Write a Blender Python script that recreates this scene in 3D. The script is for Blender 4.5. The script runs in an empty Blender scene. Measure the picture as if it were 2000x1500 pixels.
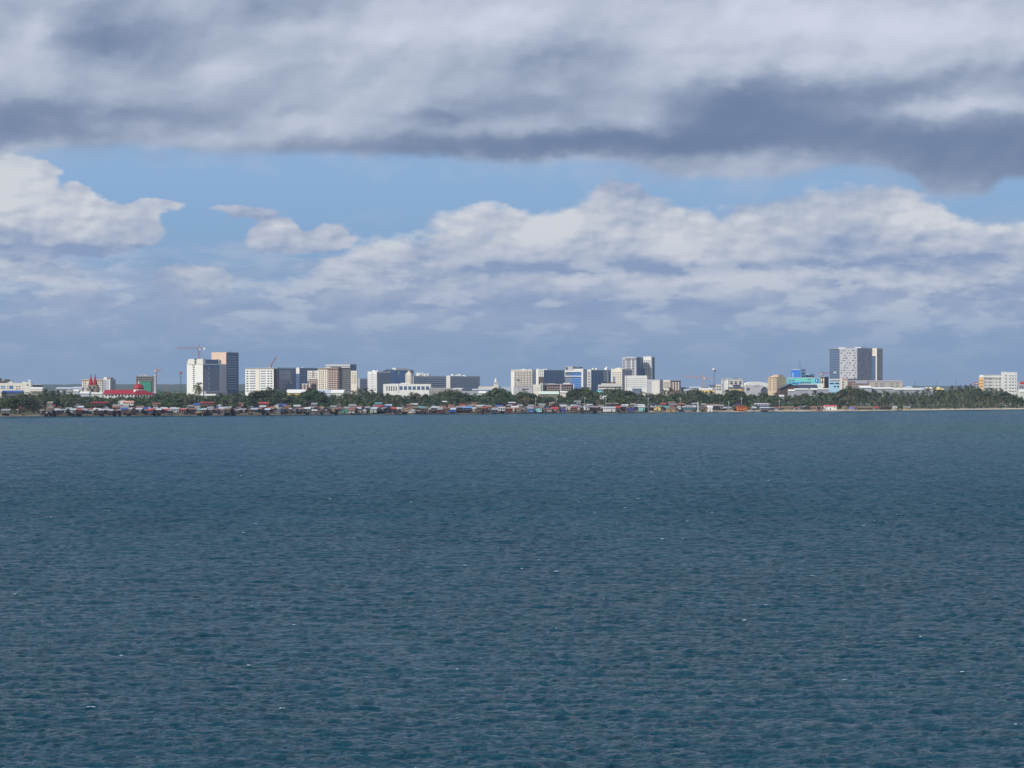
import bpy, math, random
import numpy as np
from mathutils import Vector, Matrix
R = math.radians
random.seed(7)
C = bpy.context.scene.collection
scene = bpy.context.scene

# ------------------------------------------------------------------ camera
EYE = 24.0            # eye height above the water (ship's deck)
F = 5000.0            # focal length in photo pixels (2000 wide)
HY = 755.0            # photo row of the true horizon
cam = bpy.data.cameras.new('camera')
cam.lens = 90.0; cam.sensor_width = 36.0
cam.shift_y = (750.0 - HY) / 2000.0 * -1.0
cam.clip_start = 1.0; cam.clip_end = 90000.0
camo = bpy.data.objects.new('camera', cam); C.objects.link(camo)
camo.location = (0, 0, EYE); camo.rotation_euler = (R(90), 0, 0)
scene.camera = camo

# ------------------------------------------------------------------ exposure
scene.view_settings.view_transform = 'Standard'
scene.view_settings.look = 'None'
scene.view_settings.exposure = 0.0
scene.view_settings.gamma = 1.0
scene.cycles.max_bounces = 6
scene.cycles.diffuse_bounces = 3
scene.cycles.glossy_bounces = 3
scene.cycles.volume_bounces = 1
scene.cycles.use_adaptive_sampling = False

# ------------------------------------------------------------------ sun
SUN_EL, SUN_DIR = R(36), Vector((-0.80, -0.60))     # horizontal direction towards the sun
sun = bpy.data.lights.new('sun', 'SUN'); sun.energy = 3.6; sun.angle = R(0.5); sun.color = (1.0, 0.955, 0.88)
suno = bpy.data.objects.new('sun', sun); C.objects.link(suno)
sd = Vector((SUN_DIR.x * math.cos(SUN_EL), SUN_DIR.y * math.cos(SUN_EL), math.sin(SUN_EL)))
suno.rotation_euler = (-sd).to_track_quat('-Z', 'Y').to_euler()

# ------------------------------------------------------------------ node arithmetic
def lin(c):
    return tuple(((v / 255.0) / 12.92 if v / 255.0 <= 0.04045 else ((v / 255.0 + 0.055) / 1.055) ** 2.4) for v in c)

class E:
    """A socket with arithmetic."""
    nt = None
    def __init__(s, sock): s.s = sock
    @staticmethod
    def put(n, i, v):
        if isinstance(v, E): E.nt.links.new(v.s, n.inputs[i])
        else: n.inputs[i].default_value = v
    @staticmethod
    def m(op, *a, clamp=False):
        n = E.nt.nodes.new('ShaderNodeMath'); n.operation = op; n.use_clamp = clamp
        for i, v in enumerate(a): E.put(n, i, v)
        return E(n.outputs[0])
    def __add__(a, b): return E.m('ADD', a, b)
    __radd__ = __add__
    def __sub__(a, b): return E.m('SUBTRACT', a, b)
    def __rsub__(a, b): return E.m('SUBTRACT', b, a)
    def __mul__(a, b): return E.m('MULTIPLY', a, b)
    __rmul__ = __mul__
    def __truediv__(a, b): return E.m('DIVIDE', a, b)

def sstep(x, a, b):
    n = E.nt.nodes.new('ShaderNodeMapRange'); n.interpolation_type = 'SMOOTHSTEP'
    for i, v in enumerate((x, a, b, 0.0, 1.0)): E.put(n, i, v)
    return E(n.outputs[0])
def vec(x, y, z=0.0):
    n = E.nt.nodes.new('ShaderNodeCombineXYZ')
    for i, v in enumerate((x, y, z)): E.put(n, i, v)
    return E(n.outputs[0])
def sep(v):
    n = E.nt.nodes.new('ShaderNodeSeparateXYZ'); E.put(n, 0, v)
    return [E(n.outputs[i]) for i in range(3)]
def vmadd(v, sc, off):
    n = E.nt.nodes.new('ShaderNodeVectorMath'); n.operation = 'MULTIPLY_ADD'
    E.put(n, 0, v); E.put(n, 1, sc); E.put(n, 2, off)
    return E(n.outputs[0])
def dot(a, b):
    n = E.nt.nodes.new('ShaderNodeVectorMath'); n.operation = 'DOT_PRODUCT'
    E.put(n, 0, a); E.put(n, 1, b)
    return E(n.outputs['Value'])
def noise(v, scale, detail=4.0, rough=0.55, dist=0.0, out=0, dims='3D'):
    n = E.nt.nodes.new('ShaderNodeTexNoise'); n.noise_dimensions = dims
    E.put(n, 'Vector', v)
    n.inputs['Scale'].default_value = scale; n.inputs['Detail'].default_value = detail
    n.inputs['Roughness'].default_value = rough; n.inputs['Distortion'].default_value = dist
    return E(n.outputs[out])
def mixc(f, a, b, blend='MIX'):
    n = E.nt.nodes.new('ShaderNodeMix'); n.data_type = 'RGBA'; n.blend_type = blend
    E.put(n, 0, f)
    for i, v in ((6, a), (7, b)):
        if isinstance(v, E): E.nt.links.new(v.s, n.inputs[i])
        else: n.inputs[i].default_value = (*v[:3], 1.0)
    return E(n.outputs[2])
def curve(x, pts):
    """A smooth function through the points (x, y), x and y in 0..1."""
    n = E.nt.nodes.new('ShaderNodeFloatCurve'); c = n.mapping.curves[0]
    c.points[0].location = pts[0]; c.points[1].location = pts[-1]
    for p in pts[1:-1]: c.points.new(*p)
    n.mapping.update(); E.put(n, 'Value', x)
    return E(n.outputs[0])

# ------------------------------------------------------------------ world: Nishita sky with clouds laid out by direction
world = bpy.data.worlds.new('World'); scene.world = world; world.use_nodes = True
nt = E.nt = world.node_tree
nt.nodes.clear()
SKY = 0.1
sky = nt.nodes.new('ShaderNodeTexSky'); sky.sky_type = 'NISHITA'; sky.sun_disc = False
sky.sun_elevation = SUN_EL; sky.sun_rotation = math.atan2(SUN_DIR.x, SUN_DIR.y)
sky.air_density = 1.0; sky.dust_density = 0.6; sky.ozone_density = 1.5
tc = nt.nodes.new('ShaderNodeTexCoord')
X, Y, Z = sep(E(tc.outputs['Generated']))
az = E.m('ARCTAN2', X, Y)
el = E.m('ARCSINE', Z)
u = az * 5.0 + 1.0                       # azimuth and elevation, in fifths of a radian
v = 0.755 - el * 5.0
P = vec(u, v, 0.0)
w1 = noise(vmadd(P, (1, 1.6, 1), (3, 1, 0)), 2.6, 3.0, 0.55, out=1)
w2 = noise(vmadd(P, (1, 1.5, 1), (9, 4, 0)), 11.0, 5.0, 0.62, out=1)
W = vmadd(w1, (0.16, 0.06, 0), vec(u - 0.08, v - 0.03))
W = vmadd(w2, (0.062, 0.05, 0), W)
W = vmadd(W, (1, 1, 1), (-0.031, -0.025, 0))
wu, wv, _ = sep(W)

def blobs(lst, base, V=W):
    acc = base
    for (cx, cy, rx, ry, s) in lst:
        t = vmadd(V, (1 / rx, 1 / ry, 0), (-cx / rx, -cy / ry, 0))
        g = E.m('POWER', math.exp(-1), dot(t, t))
        acc = E.m('MULTIPLY_ADD', g, s, acc)
    return acc

# fine structure of the clouds and its relief towards the sun (upper left)
Pn = vmadd(w1, (0.05, 0.03, 0), vmadd(P, (1, 1.7, 1), (0, 0, 0)))
def puff(v, sc):
    n = E.nt.nodes.new('ShaderNodeTexVoronoi'); n.feature = 'SMOOTH_F1'; n.voronoi_dimensions = '2D'
    E.put(n, 'Vector', v); n.inputs['Scale'].default_value = sc; n.inputs['Smoothness'].default_value = 0.5
    n.inputs['Detail'].default_value = 1.3; n.inputs['Roughness'].default_value = 0.5; n.normalize = True
    return E(n.outputs['Distance'])
Pv = vmadd(w2, (0.035, 0.035, 0), Pn)
Po = (0.009, 0.016, 0)
n0 = noise(Pn, 5.5, 7.0, 0.52); n0b = noise(vmadd(Pn, (1, 1, 1), Po), 5.5, 7.0, 0.52)
p0 = puff(Pv, 11.0); p0b = puff(vmadd(Pv, (1, 1, 1), Po), 11.0)
n1 = n0 - (p0 - 0.35) * 0.38
n1b = n0b - (p0b - 0.35) * 0.38
rel = (n1 - n1b) * 2.6
n3 = noise(vmadd(P, (1, 4.2, 1), (5, 2, 1)), 3.2, 7.0, 0.6)          # flat veils
n4 = noise(vmadd(w1, (0.10, 0.10, 0), vmadd(P, (1, 1.45, 1), (1, 7, 3))), 3.0, 5.0, 0.5)

# clear sky: the Nishita colours, deepened a little towards blue
skyc = E(sky.outputs[0])
blue = mixc(sstep(v, 0.30, 0.74), lin((141, 175, 213)), lin((120, 152, 188)))
blue = mixc(1.0, blue, (1 / SKY,) * 3, 'MULTIPLY')
clear = mixc(sstep(v, -1.6, -0.2), skyc, blue)

def K(c): return tuple(x / SKY for x in lin(c))
# distant veils near the horizon
veil = sstep(n3 + blobs([(1.35, .60, 1.0, .09, .2), (.2, .62, .5, .07, .16), (1.0, .70, 1.5, .04, .10), (.35, .36, .4, .1, -.3)], 0.0, P), 0.44, 0.68) * sstep(v, 0.36, 0.52) * 0.75
c0 = mixc(veil, clear, mixc(sstep(v, .52, .72), K((168, 182, 205)), K((131, 156, 188))))

# far cumulus: separate clouds at left, one long bank at right
edge = curve(u * 0.5, [(0, .62), (.28, .56), (.325, .50), (.355, .475), (.40, .455), (.412, .452), (.43, .435), (.455, .405), (.475, .392), (.50, .402), (.515, .408), (.55, .40), (.575, .375), (.595, .338), (.62, .345), (.64, .385), (.68, .41), (.74, .405), (.80, .385), (.85, .375), (.90, .385), (.94, .41), (.97, .43), (1, .445)])
bank = sstep(wv - edge + (n1 - 0.5) * 0.12, -0.004, 0.022)
dens = blobs([(.00, .345, .075, .040, 1.5), (.10, .345, .04, .035, .5), (.05, .44, .155, .055, 1.6), (.165, .405, .030, .034, 1.1), (.245, .45, .060, .038, 1.05), (.02, .485, .20, .028, .9), (.20, .485, .1, .02, .5),
              (.46, .408, .075, .018, .85), (.52, .462, .055, .034, 1.1), (.60, .478, .09, .022, .8), (.655, .452, .035, .022, .75),
              (.345, .545, .045, .026, 1.1), (.40, .56, .05, .035, 1.2), (.50, .565, .025, .012, .7), (.06, .545, .14, .03, .75), (.22, .60, .16, .03, .5), (.30, .405, .06, .012, .6)], 0.0)
cum = sstep(dens + (n1 - 0.5) * 1.25, 0.38, 0.58)
lowm = E.m('MAXIMUM', bank, cum)
lowm = lowm * (1.0 - sstep(v, 0.56, 0.70) * 0.80)
light = blobs([(.0, .335, .10, .04, .55), (.06, .40, .13, .035, .40), (.03, .505, .30, .016, -.75), (.52, .455, .06, .025, .25), (.54, .497, .11, .012, -.4),
               (.76, .465, .07, .018, .60), (.70, .50, .05, .02, .35), (.94, .405, .05, .02, .35), (1.06, .43, .07, .035, .60), (1.24, .46, .14, .03, .12), (1.22, .375, .05, .04, -.10),
               (1.12, .49, .10, .016, -.35), (1.35, .40, .03, .02, .2), (1.32, .475, .06, .03, .30), (.82, .47, .03, .05, -.3), (1.45, .45, .08, .04, .18), (1.75, .415, .16, .03, .30), (1.92, .45, .10, .03, .5), (1.55, .40, .10, .03, -.15),
               (1.15, .517, .30, .012, -.50), (1.70, .515, .40, .016, -.35), (1.30, .537, .35, .014, .30), (1.42, .567, .12, .022, .42), (1.75, .548, .22, .016, .28), (.95, .55, .10, .02, .2), (.38, .535, .05, .02, .45), (.10, .55, .1, .03, .15),
               (1.30, .595, .60, .014, -.28), (1.75, .575, .3, .010, -.25), (.55, .60, .4, .014, -.15)], 0.50)
n6 = noise(vmadd(P, (1, 2.6, 1), (4, 1, 6)), 4.6, 5.0, 0.55)
lit = E.m('ADD', (light - 0.5) * 1.25 + 0.46 + rel * (0.45 + n6), (n1 - 0.5) * 0.7 + (n6 - 0.5) * 1.7, clamp=True)
lowc = mixc(lit, K((138, 157, 190)), K((208, 212, 219)))
lowc = mixc(sstep(v, 0.44, 0.68) * 0.75, lowc, K((138, 158, 192)))
c1 = mixc(lowm, c0, lowc)

n7 = noise(vmadd(w2, (0.03, 0.02, 0), vmadd(P, (1, 2.8, 1), (7, 3, 2))), 8.5, 6.0, 0.58)
rows = E.m('SINE', v * 92.0 + (n6 - 0.5) * 16.0) * 0.035      # the far cloud streets close up towards the horizon
small = sstep(n7 + rows + (n6 - 0.5) * 0.5, 0.47, 0.62) * sstep(v, 0.46, 0.55) * (1.0 - sstep(v, 0.60, 0.745) * 0.88)
small = small * (1.0 - blobs([(.45, .50, .22, .05, .8)], 0.0, P))
c1 = mixc(small * 0.62, c1, mixc(sstep(v, .52, .70), K((200, 206, 217)), K((160, 178, 203))))
under = sstep(0.5 - (n7 + rows * 2.0), 0.0, 0.10) * sstep(v, 0.45, 0.54) * (1.0 - sstep(v, 0.60, 0.74))
c1 = mixc(under * 0.22, c1, K((130, 153, 188)))

# the near deck of cloud across the top
edge2 = curve(u * 0.5, [(0, .312), (.03, .306), (.07, .292), (.14, .295), (.20, .300), (.27, .305), (.34, .306), (.42, .310), (.48, .318), (.53, .322), (.575, .318), (.61, .326), (.66, .352), (.70, .358), (.74, .352), (.775, .345), (.805, .330), (.845, .328), (.885, .350), (.915, .392), (.955, .392), (.975, .362), (1, .358)])
n5 = noise(vmadd(P, (1, 1.3, 1), (2, 5, 8)), 9.0, 8.0, 0.58)
deck = sstep(edge2 - v + (n5 - 0.5) * 0.045 + (n4 - 0.5) * 0.02, -0.014, 0.016)
wisp = sstep(edge2 - v + (n5 - 0.5) * 0.16, -0.045, 0.03) * 0.45
deck = E.m('MAXIMUM', deck, wisp * sstep(v, .45, .36))
# the deck is broken up overhead
hi = 1.0 - sstep(v, -1.6, -0.5) * 1.0
broken = sstep(noise(vmadd(E(tc.outputs['Generated']), (1, 1, 2), (0, 0, 0)), 2.2, 6.0, 0.55), 0.50, 0.60)
deck = deck * (1.0 - hi * broken)
L = blobs([(.25, .09, .15, .048, -.42), (.20, .03, .08, .04, -.10), (.40, .04, .06, .05, .12), (.54, .03, .10, .04, -.30), (.07, .09, .05, .05, .22), (.02, .05, .03, .02, -.2),
           (.03, .245, .16, .045, -.42), (.25, .225, .22, .026, -.34), (.10, .185, .14, .03, .05), (.20, .262, .15, .014, -.15), (.40, .268, .06, .012, .12), (.55, .294, .45, .016, -.20), (.62, .240, .11, .018, .20), (.70, .262, .22, .012, .05),
           (.43, .15, .05, .03, .16), (.62, .08, .12, .05, .14), (.82, .06, .16, .05, .24), (1.02, .04, .14, .05, .34), (.92, .12, .20, .04, -.05), (.75, .17, .2, .03, .02),
           (1.12, .115, .14, .05, -.26), (.95, .21, .16, .03, -.10), (1.10, .20, .14, .04, -.12), (1.28, .10, .10, .06, .16), (1.25, .20, .07, .04, .10),
           (1.02, .285, .34, .026, -.56), (.86, .232, .08, .014, -.30), (1.30, .285, .20, .025, -.40), (1.45, .225, .13, .038, -.62), (1.62, .19, .34, .026, -.34), (1.62, .245, .22, .03, -.42), (1.50, .275, .3, .02, -.25), (1.75, .285, .22, .03, -.40), (1.97, .33, .25, .05, -.70), (1.99, .26, .10, .03, -.35),
           (1.95, .155, .2, .02, -.28), (1.90, .215, .13, .020, .32), (1.42, .335, .10, .020, -.04), (1.55, .345, .08, .015, -.05), (1.62, .06, .30, .06, .30), (1.90, .07, .20, .05, .20), (1.62, .135, .20, .02, .18), (1.45, .03, .10, .05, .10)], 0.56)
q0 = puff(vmadd(w1, (0.16, 0.14, 0), vmadd(w2, (0.07, 0.07, 0), vmadd(P, (1, 1.25, 1), (3, 3, 0)))), 6.0)
q0b = puff(vmadd(w1, (0.16, 0.14, 0), vmadd(w2, (0.07, 0.07, 0), vmadd(P, (1, 1.25, 1), (3.012, 3.025, 0)))), 6.0)
Ls = E.m('ADD', (L - 0.56) * 1.2 + 0.55 + (0.33 - q0) * 0.24 + (q0b - q0) * 0.8 + (n4 - 0.5) * 0.26 + (n1 - n1b) * 0.5, (n5 - 0.5) * 0.12)
Ls = E.m('TANH', (Ls - 0.53) * 1.95) * 0.5 + 0.5
deckc = mixc(E.m('MULTIPLY', Ls, 2.0, clamp=True), K((108, 127, 160)), K((168, 180, 201)))
deckc = mixc(E.m('MULTIPLY_ADD', Ls, 2.0, -1.0, clamp=True), deckc, K((214, 219, 233)))
c2 = mixc(deck, c1, deckc)
# below the horizon the world is the colour of distant sea
c3 = mixc(sstep(v, 0.755, 0.80), c2, K((70, 96, 122)))
bg = nt.nodes.new('ShaderNodeBackground'); bg.inputs['Strength'].default_value = SKY
out = nt.nodes.new('ShaderNodeOutputWorld')
nt.links.new(c3.s, bg.inputs[0]); nt.links.new(bg.outputs[0], out.inputs[0])
world.cycles.sampling_method = 'MANUAL'; world.cycles.sample_map_resolution = 512
W_NEAR=(6,64,82); W_MID=(2,69,92); W_GREEN=(2,74,78); W_SHALLOW=(2,76,94); W_SPEC=0.15; W_BUMP=1.0; W_SLOPE=0.058
# ------------------------------------------------------------------ materials
def principled(m):
    return next(n for n in m.node_tree.nodes if n.type == 'BSDF_PRINCIPLED')
MATS = {}
def mat(name, rgb, rough=0.8, var=0.12, scale=0.35, stretch=(1, 1, 1), spec=0.3, metal=0.0, rnd=0.0, dirt=None):
    """Procedural paint / render / metal: the colour drifts with a noise, streaks and stains in DIRT colour."""
    if name in MATS: return MATS[name]
    m = bpy.data.materials.new(name); m.use_nodes = True; MATS[name] = m
    E.nt = m.node_tree; b = principled(m)
    c = lin(rgb); tc = E.nt.nodes.new('ShaderNodeTexCoord'); oi = E.nt.nodes.new('ShaderNodeObjectInfo')
    off = vmadd(E(oi.outputs['Location']), (0.37, 0.71, 0.53), vmadd(E(tc.outputs['Object']), stretch, (0, 0, 0)))
    n = noise(off, scale, 5.0, 0.6)
    col = mixc(n, tuple(x * (1 - var) for x in c), tuple(min(1, x * (1 + var)) for x in c))
    if dirt:
        d = sstep(noise(vmadd(off, (1, 1, 0.25), (0, 0, 0)), scale * 2.2, 4.0, 0.6), 0.50, 0.75)
        col = mixc(d * 0.32, col, lin(dirt))
    if rnd:
        h = E.nt.nodes.new('ShaderNodeHueSaturation'); E.put(h, 'Color', col)
        E.put(h, 'Value', (E(oi.outputs['Random']) - 0.5) * (2 * rnd) + 1.0)
        E.put(h, 'Hue', (E.m('FRACT', E(oi.outputs['Random']) * 7.3) - 0.5) * 0.05 + 0.5)
        col = E(h.outputs[0])
    E.nt.links.new(col.s, b.inputs['Base Color'])
    b.inputs['Roughness'].default_value = rough; b.inputs['Specular IOR Level'].default_value = spec
    b.inputs['Metallic'].default_value = metal
    return m

WHITE = mat('white_render', (232, 232, 226), dirt=(176, 172, 164))
OFFWHITE = mat('off_white_render', (222, 220, 212), dirt=(170, 165, 155))
CREAM = mat('cream_render', (228, 221, 206), dirt=(184, 170, 150))
LGREY = mat('light_grey_panel', (186, 186, 190), dirt=(150, 148, 146))
MGREY = mat('mid_grey_panel', (172, 175, 184))
CONC = mat('bare_concrete', (150, 146, 140), var=0.22, dirt=(96, 90, 84))
DGREY = mat('dark_grey_panel', (96, 100, 110))
PEACH = mat('peach_render', (222, 196, 176), dirt=(196, 150, 124))
TAN = mat('tan_render', (206, 186, 158), dirt=(170, 138, 104))
BROWN = mat('brown_render', (134, 110, 100))
DBROWN = mat('dark_brown_render', (92, 76, 74))
MAROON = mat('maroon_panel', (116, 56, 62))
STONE = mat('weathered_stone', (146, 138, 124), var=0.35, dirt=(88, 82, 72))
RED = mat('red_roof_sheet', (158, 44, 54), rough=0.6, var=0.15, dirt=(126, 38, 44))
REDP = mat('faded_red_sheet', (190, 74, 66), rough=0.6, dirt=(150, 96, 84))
BLUER = mat('blue_roof_sheet', (56, 86, 156), rough=0.6)
SLATE = mat('dark_blue_roof_sheet', (62, 70, 92), rough=0.55)
PALEB = mat('pale_blue_sheet', (186, 196, 208), rough=0.5)
ORANGE = mat('orange_paint', (206, 122, 62), dirt=(180, 92, 40))
YELLOW = mat('yellow_paint', (226, 196, 110))
AQUA = mat('aqua_paint', (120, 214, 222))
MINT = mat('mint_paint', (126, 222, 200))
SKYB = mat('light_blue_paint', (168, 208, 232))
ROYAL = mat('royal_blue_paint', (58, 122, 206))
GREENN = mat('green_netting', (60, 138, 114), rough=0.9, var=0.2)
STEEL = mat('grey_steel', (120, 124, 130), rough=0.5)
CRANER = mat('crane_red_paint', (176, 112, 102), rough=0.5)
CRANEY = mat('crane_orange_paint', (214, 150, 96), rough=0.5)
def glass(name, rgb, rough=0.12, spec=0.6, scale=0.08):
    return mat(name, rgb, rough=rough, var=0.28, scale=scale, stretch=(1, 1, 1.6), spec=spec)
GL = glass('blue_tinted_glass', (92, 114, 146))
GLD = glass('dark_window_glass', (44, 50, 62))
GLB = glass('bright_blue_glass', (74, 122, 186))
GLG = glass('grey_glass', (122, 134, 152))
GLN = glass('navy_glass', (84, 104, 136))

# ------------------------------------------------------------------ mesh helpers
class MB:
    def __init__(s): s.v, s.f = [], []
    def quadbox(s, x0, x1, y0, y1, z0, z1, tz=None):
        n = len(s.v)
        s.v += [(x0, y0, z0), (x1, y0, z0), (x1, y1, z0), (x0, y1, z0), (x0, y0, z1), (x1, y0, z1), (x1, y1, z1), (x0, y1, z1)]
        s.f += [tuple(n + i for i in q) for q in ((3, 2, 1, 0), (4, 5, 6, 7), (0, 1, 5, 4), (1, 2, 6, 5), (2, 3, 7, 6), (3, 0, 4, 7))]
        return s
    def box(s, cx, cy, cz, sx, sy, sz): return s.quadbox(cx - sx / 2, cx + sx / 2, cy - sy / 2, cy + sy / 2, cz - sz / 2, cz + sz / 2)
    def prism(s, pts, axis, a, b):
        """Extrude the polygon PTS (two coordinates each) along AXIS ('x','y','z') from a to b."""
        n, k = len(s.v), len(pts)
        def P(p, t): return (t, p[0], p[1]) if axis == 'x' else (p[0], t, p[1]) if axis == 'y' else (p[0], p[1], t)
        s.v += [P(p, a) for p in pts] + [P(p, b) for p in pts]
        s.f += [tuple(n + i for i in range(k))[::-1], tuple(n + k + i for i in range(k))]
        s.f += [(n + i, n + (i + 1) % k, n + k + (i + 1) % k, n + k + i) for i in range(k)]
        return s
    def lathe(s, prof, cx=0, cy=0, n=12, ph=0.0):
        b = len(s.v)
        for (r, z) in prof:
            for i in range(n):
                t = ph + 2 * math.pi * i / n
                s.v.append((cx + r * math.cos(t), cy + r * math.sin(t), z))
        for j in range(len(prof) - 1):
            for i in range(n):
                s.f.append((b + j * n + i, b + j * n + (i + 1) % n, b + (j + 1) * n + (i + 1) % n, b + (j + 1) * n + i))
        s.f.append(tuple(b + i for i in range(n))[::-1]); s.f.append(tuple(b + (len(prof) - 1) * n + i for i in range(n)))
        return s
    def tube(s, p, q, r0, r1=None, n=5):
        r1 = r0 if r1 is None else r1
        p, q = Vector(p), Vector(q); d = (q - p)
        if d.length < 1e-6: return s
        a = d.normalized().orthogonal().normalized(); c = d.normalized().cross(a); b = len(s.v)
        for (o, r) in ((p, r0), (q, r1)):
            for i in range(n):
                t = 2 * math.pi * i / n
                s.v.append(tuple(o + a * r * math.cos(t) + c * r * math.sin(t)))
        for i in range(n): s.f.append((b + i, b + (i + 1) % n, b + n + (i + 1) % n, b + n + i))
        s.f.append(tuple(b + i for i in range(n))[::-1]); s.f.append(tuple(b + n + i for i in range(n)))
        return s
    def mesh(s, name, m, smooth=False):
        me = bpy.data.meshes.new(name); me.from_pydata(s.v, [], s.f); me.materials.append(m)
        if smooth: me.shade_smooth()
        return me
    def build(s, name, m, parent=None, smooth=False):
        return obj(name, s.mesh(name, m, smooth), parent)
def obj(name, data, parent=None, loc=None):
    o = bpy.data.objects.new(name, data); C.objects.link(o)
    if parent is not None: o.parent = parent
    if loc is not None: o.location = loc
    return o
def tag(o, label=None, cat=None, group=None, kind=None):
    if label: o['label'] = label
    if cat: o['category'] = cat
    if group: o['group'] = group
    if kind: o['kind'] = kind
    return o
def thing(name, label, cat, loc=(0, 0, 0), rz=0.0, group=None):
    o = obj(name, None, None, loc); o.rotation_euler = (0, 0, rz); o.empty_display_size = 1.0
    return tag(o, label, cat, group)
def mesh_np(name, co, quads, m, smooth=True):
    me = bpy.data.meshes.new(name)
    me.vertices.add(len(co)); me.vertices.foreach_set('co', np.asarray(co, np.float32).ravel())
    me.loops.add(quads.size); me.loops.foreach_set('vertex_index', quads.astype(np.int32).ravel())
    me.polygons.add(len(quads)); me.polygons.foreach_set('loop_start', np.arange(0, quads.size, 4, dtype=np.int32))
    me.update(calc_edges=True); me.materials.append(m)
    if smooth: me.shade_smooth()
    return me
def at(px, Y): return (px - 1000.0) * Y / F
def zz(py, Y): return EYE + (HY - py) * Y / F
SH = [(-1500, 1700), (-400, 1900), (0, 2034), (250, 2082), (500, 2124), (700, 2182), (1000, 2264), (1200, 2318), (1500, 2400), (1750, 2520), (2000, 2667), (2400, 2950), (3500, 3600)]
SHX = [((p - 1000) * y / F, y) for p, y in SH]
def shore(x):            # distance of the waterline at world x
    return float(np.interp(x, [a for a, _ in SHX], [b for _, b in SHX]))
def shore_px(px): return float(np.interp(px, [a for a, _ in SH], [b for _, b in SH]))
def ground_z(x, y):
    d = y - shore(x)
    return float(np.interp(d, [-60, 0, 12, 30, 90, 400], [-3.0, 0.0, 0.35, 0.9, 1.4, 2.0]))

# ------------------------------------------------------------------ land
def np_grid(xs, ys, zf):
    Xg, Yg = np.meshgrid(xs, ys); Zg = zf(Xg, Yg)
    co = np.stack([Xg, Yg, Zg], -1).reshape(-1, 3); nx, ny = len(xs), len(ys)
    i = np.arange(ny - 1)[:, None] * nx + np.arange(nx - 1)[None, :]
    return co, np.stack([i, i + 1, i + nx + 1, i + nx], -1).reshape(-1, 4)
m = bpy.data.materials.new('shore_ground'); m.use_nodes = True; E.nt = m.node_tree; b = principled(m)
gp = E(E.nt.nodes.new('ShaderNodeNewGeometry').outputs['Position']); gx, gy, gz = sep(gp)
gn = noise(gp, 0.06, 6.0, 0.6)
sand = mixc(sstep(gx + (gn - 0.5) * 120, 60, 230), mixc(gn, lin((104, 94, 80)), lin((150, 138, 118))), mixc(gn, lin((180, 168, 146)), lin((212, 202, 182))))
wet = lin((92, 86, 82))
soil = mixc(noise(gp, 0.02, 5.0, 0.6), lin((70, 76, 52)), lin((112, 100, 78)))
col = mixc(sstep(gz + (gn - 0.5) * 0.25, 0.30, 0.42), wet, sand)
col = mixc(sstep(gz + (gn - 0.5) * 0.5, 1.15, 1.4), col, soil)
E.nt.links.new(col.s, b.inputs['Base Color']); b.inputs['Roughness'].default_value = 0.9
b.inputs['Specular IOR Level'].default_value = 0.15
rng = np.random.default_rng(3)
dz = np.array([-60, -20, -6, 0, 4, 8, 12, 18, 24, 30, 45, 60, 90, 200, 400, 900, 2000, 5000, 12000, 24000.0])
xs = np.concatenate([np.array([-14000, -8000, -4000, -2000, -1200]), np.arange(-800, 1000, 9.0), np.array([1300, 2000, 4000, 8000, 14000])])
sh = np.interp(xs, [a for a, _ in SHX], [b for _, b in SHX])
wob = 3.0 * np.sin(xs * 0.031) + 2.2 * np.sin(xs * 0.083 + 1) + 1.2 * np.sin(xs * 0.21 + 2)
yy = sh[None, :] + dz[:, None] + np.where(np.abs(dz)[:, None] < 40, wob[None, :], 0)
zz_ = np.interp(dz, [-60, 0, 12, 30, 90, 400], [-3.0, 0.0, 0.35, 0.9, 1.4, 2.0])[:, None] * np.ones_like(yy)
co = np.stack([xs[None, :] * np.ones_like(yy), yy, zz_], -1).reshape(-1, 3)
nx = len(xs); i = np.arange(len(dz) - 1)[:, None] * nx + np.arange(nx - 1)[None, :]
tag(obj('ground', mesh_np('ground', co, np.stack([i, i + 1, i + nx + 1, i + nx], -1).reshape(-1, 4), m)), kind='structure', label='sandy shore and flat land behind the water')

# ------------------------------------------------------------------ far low hills
hm = mat('far_wooded_hill', (66, 78, 62), var=0.3, scale=0.004)
def ridge(Yd, px0, px1, prof, name, label):
    xs = np.linspace(at(px0, Yd), at(px1, Yd), 160); ys = np.linspace(Yd, Yd + 2600, 24)
    def zf(X_, Y_):
        px = X_ * F / Yd + 1000
        top = np.interp(px, [p for p, _ in prof], [zz(q, Yd) for _, q in prof])
        top = np.maximum(top, 3) + 2.2 * np.sin(px * 0.09) + 1.5 * np.sin(px * 0.23 + 2) + 0.9 * np.sin(px * 0.61)
        t = (Y_ - Yd) / 2600
        return 1.0 + (top - 1.0) * np.sin(np.clip(t * 3.6, 0, 1) * math.pi / 2) * np.clip((1 - t) * 4, 0, 1)
    co, q = np_grid(xs, ys, zf)
    tag(obj(name, mesh_np(name, co, q, hm)), kind='structure', label=label)
ridge(9500, -900, 1100, [(-900, 752), (0, 752), (60, 751), (130, 751.5), (240, 752), (330, 750.5), (440, 752), (475, 753), (520, 755), (980, 757), (1100, 760)], 'hills', 'low blue wooded hills along the horizon at left')
ridge(12500, 1120, 2600, [(1120, 762), (1240, 761), (1400, 757), (1700, 756), (1760, 754), (1850, 754.5), (2000, 755), (2600, 753)], 'hills', 'faint low rise along the horizon at right')

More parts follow.
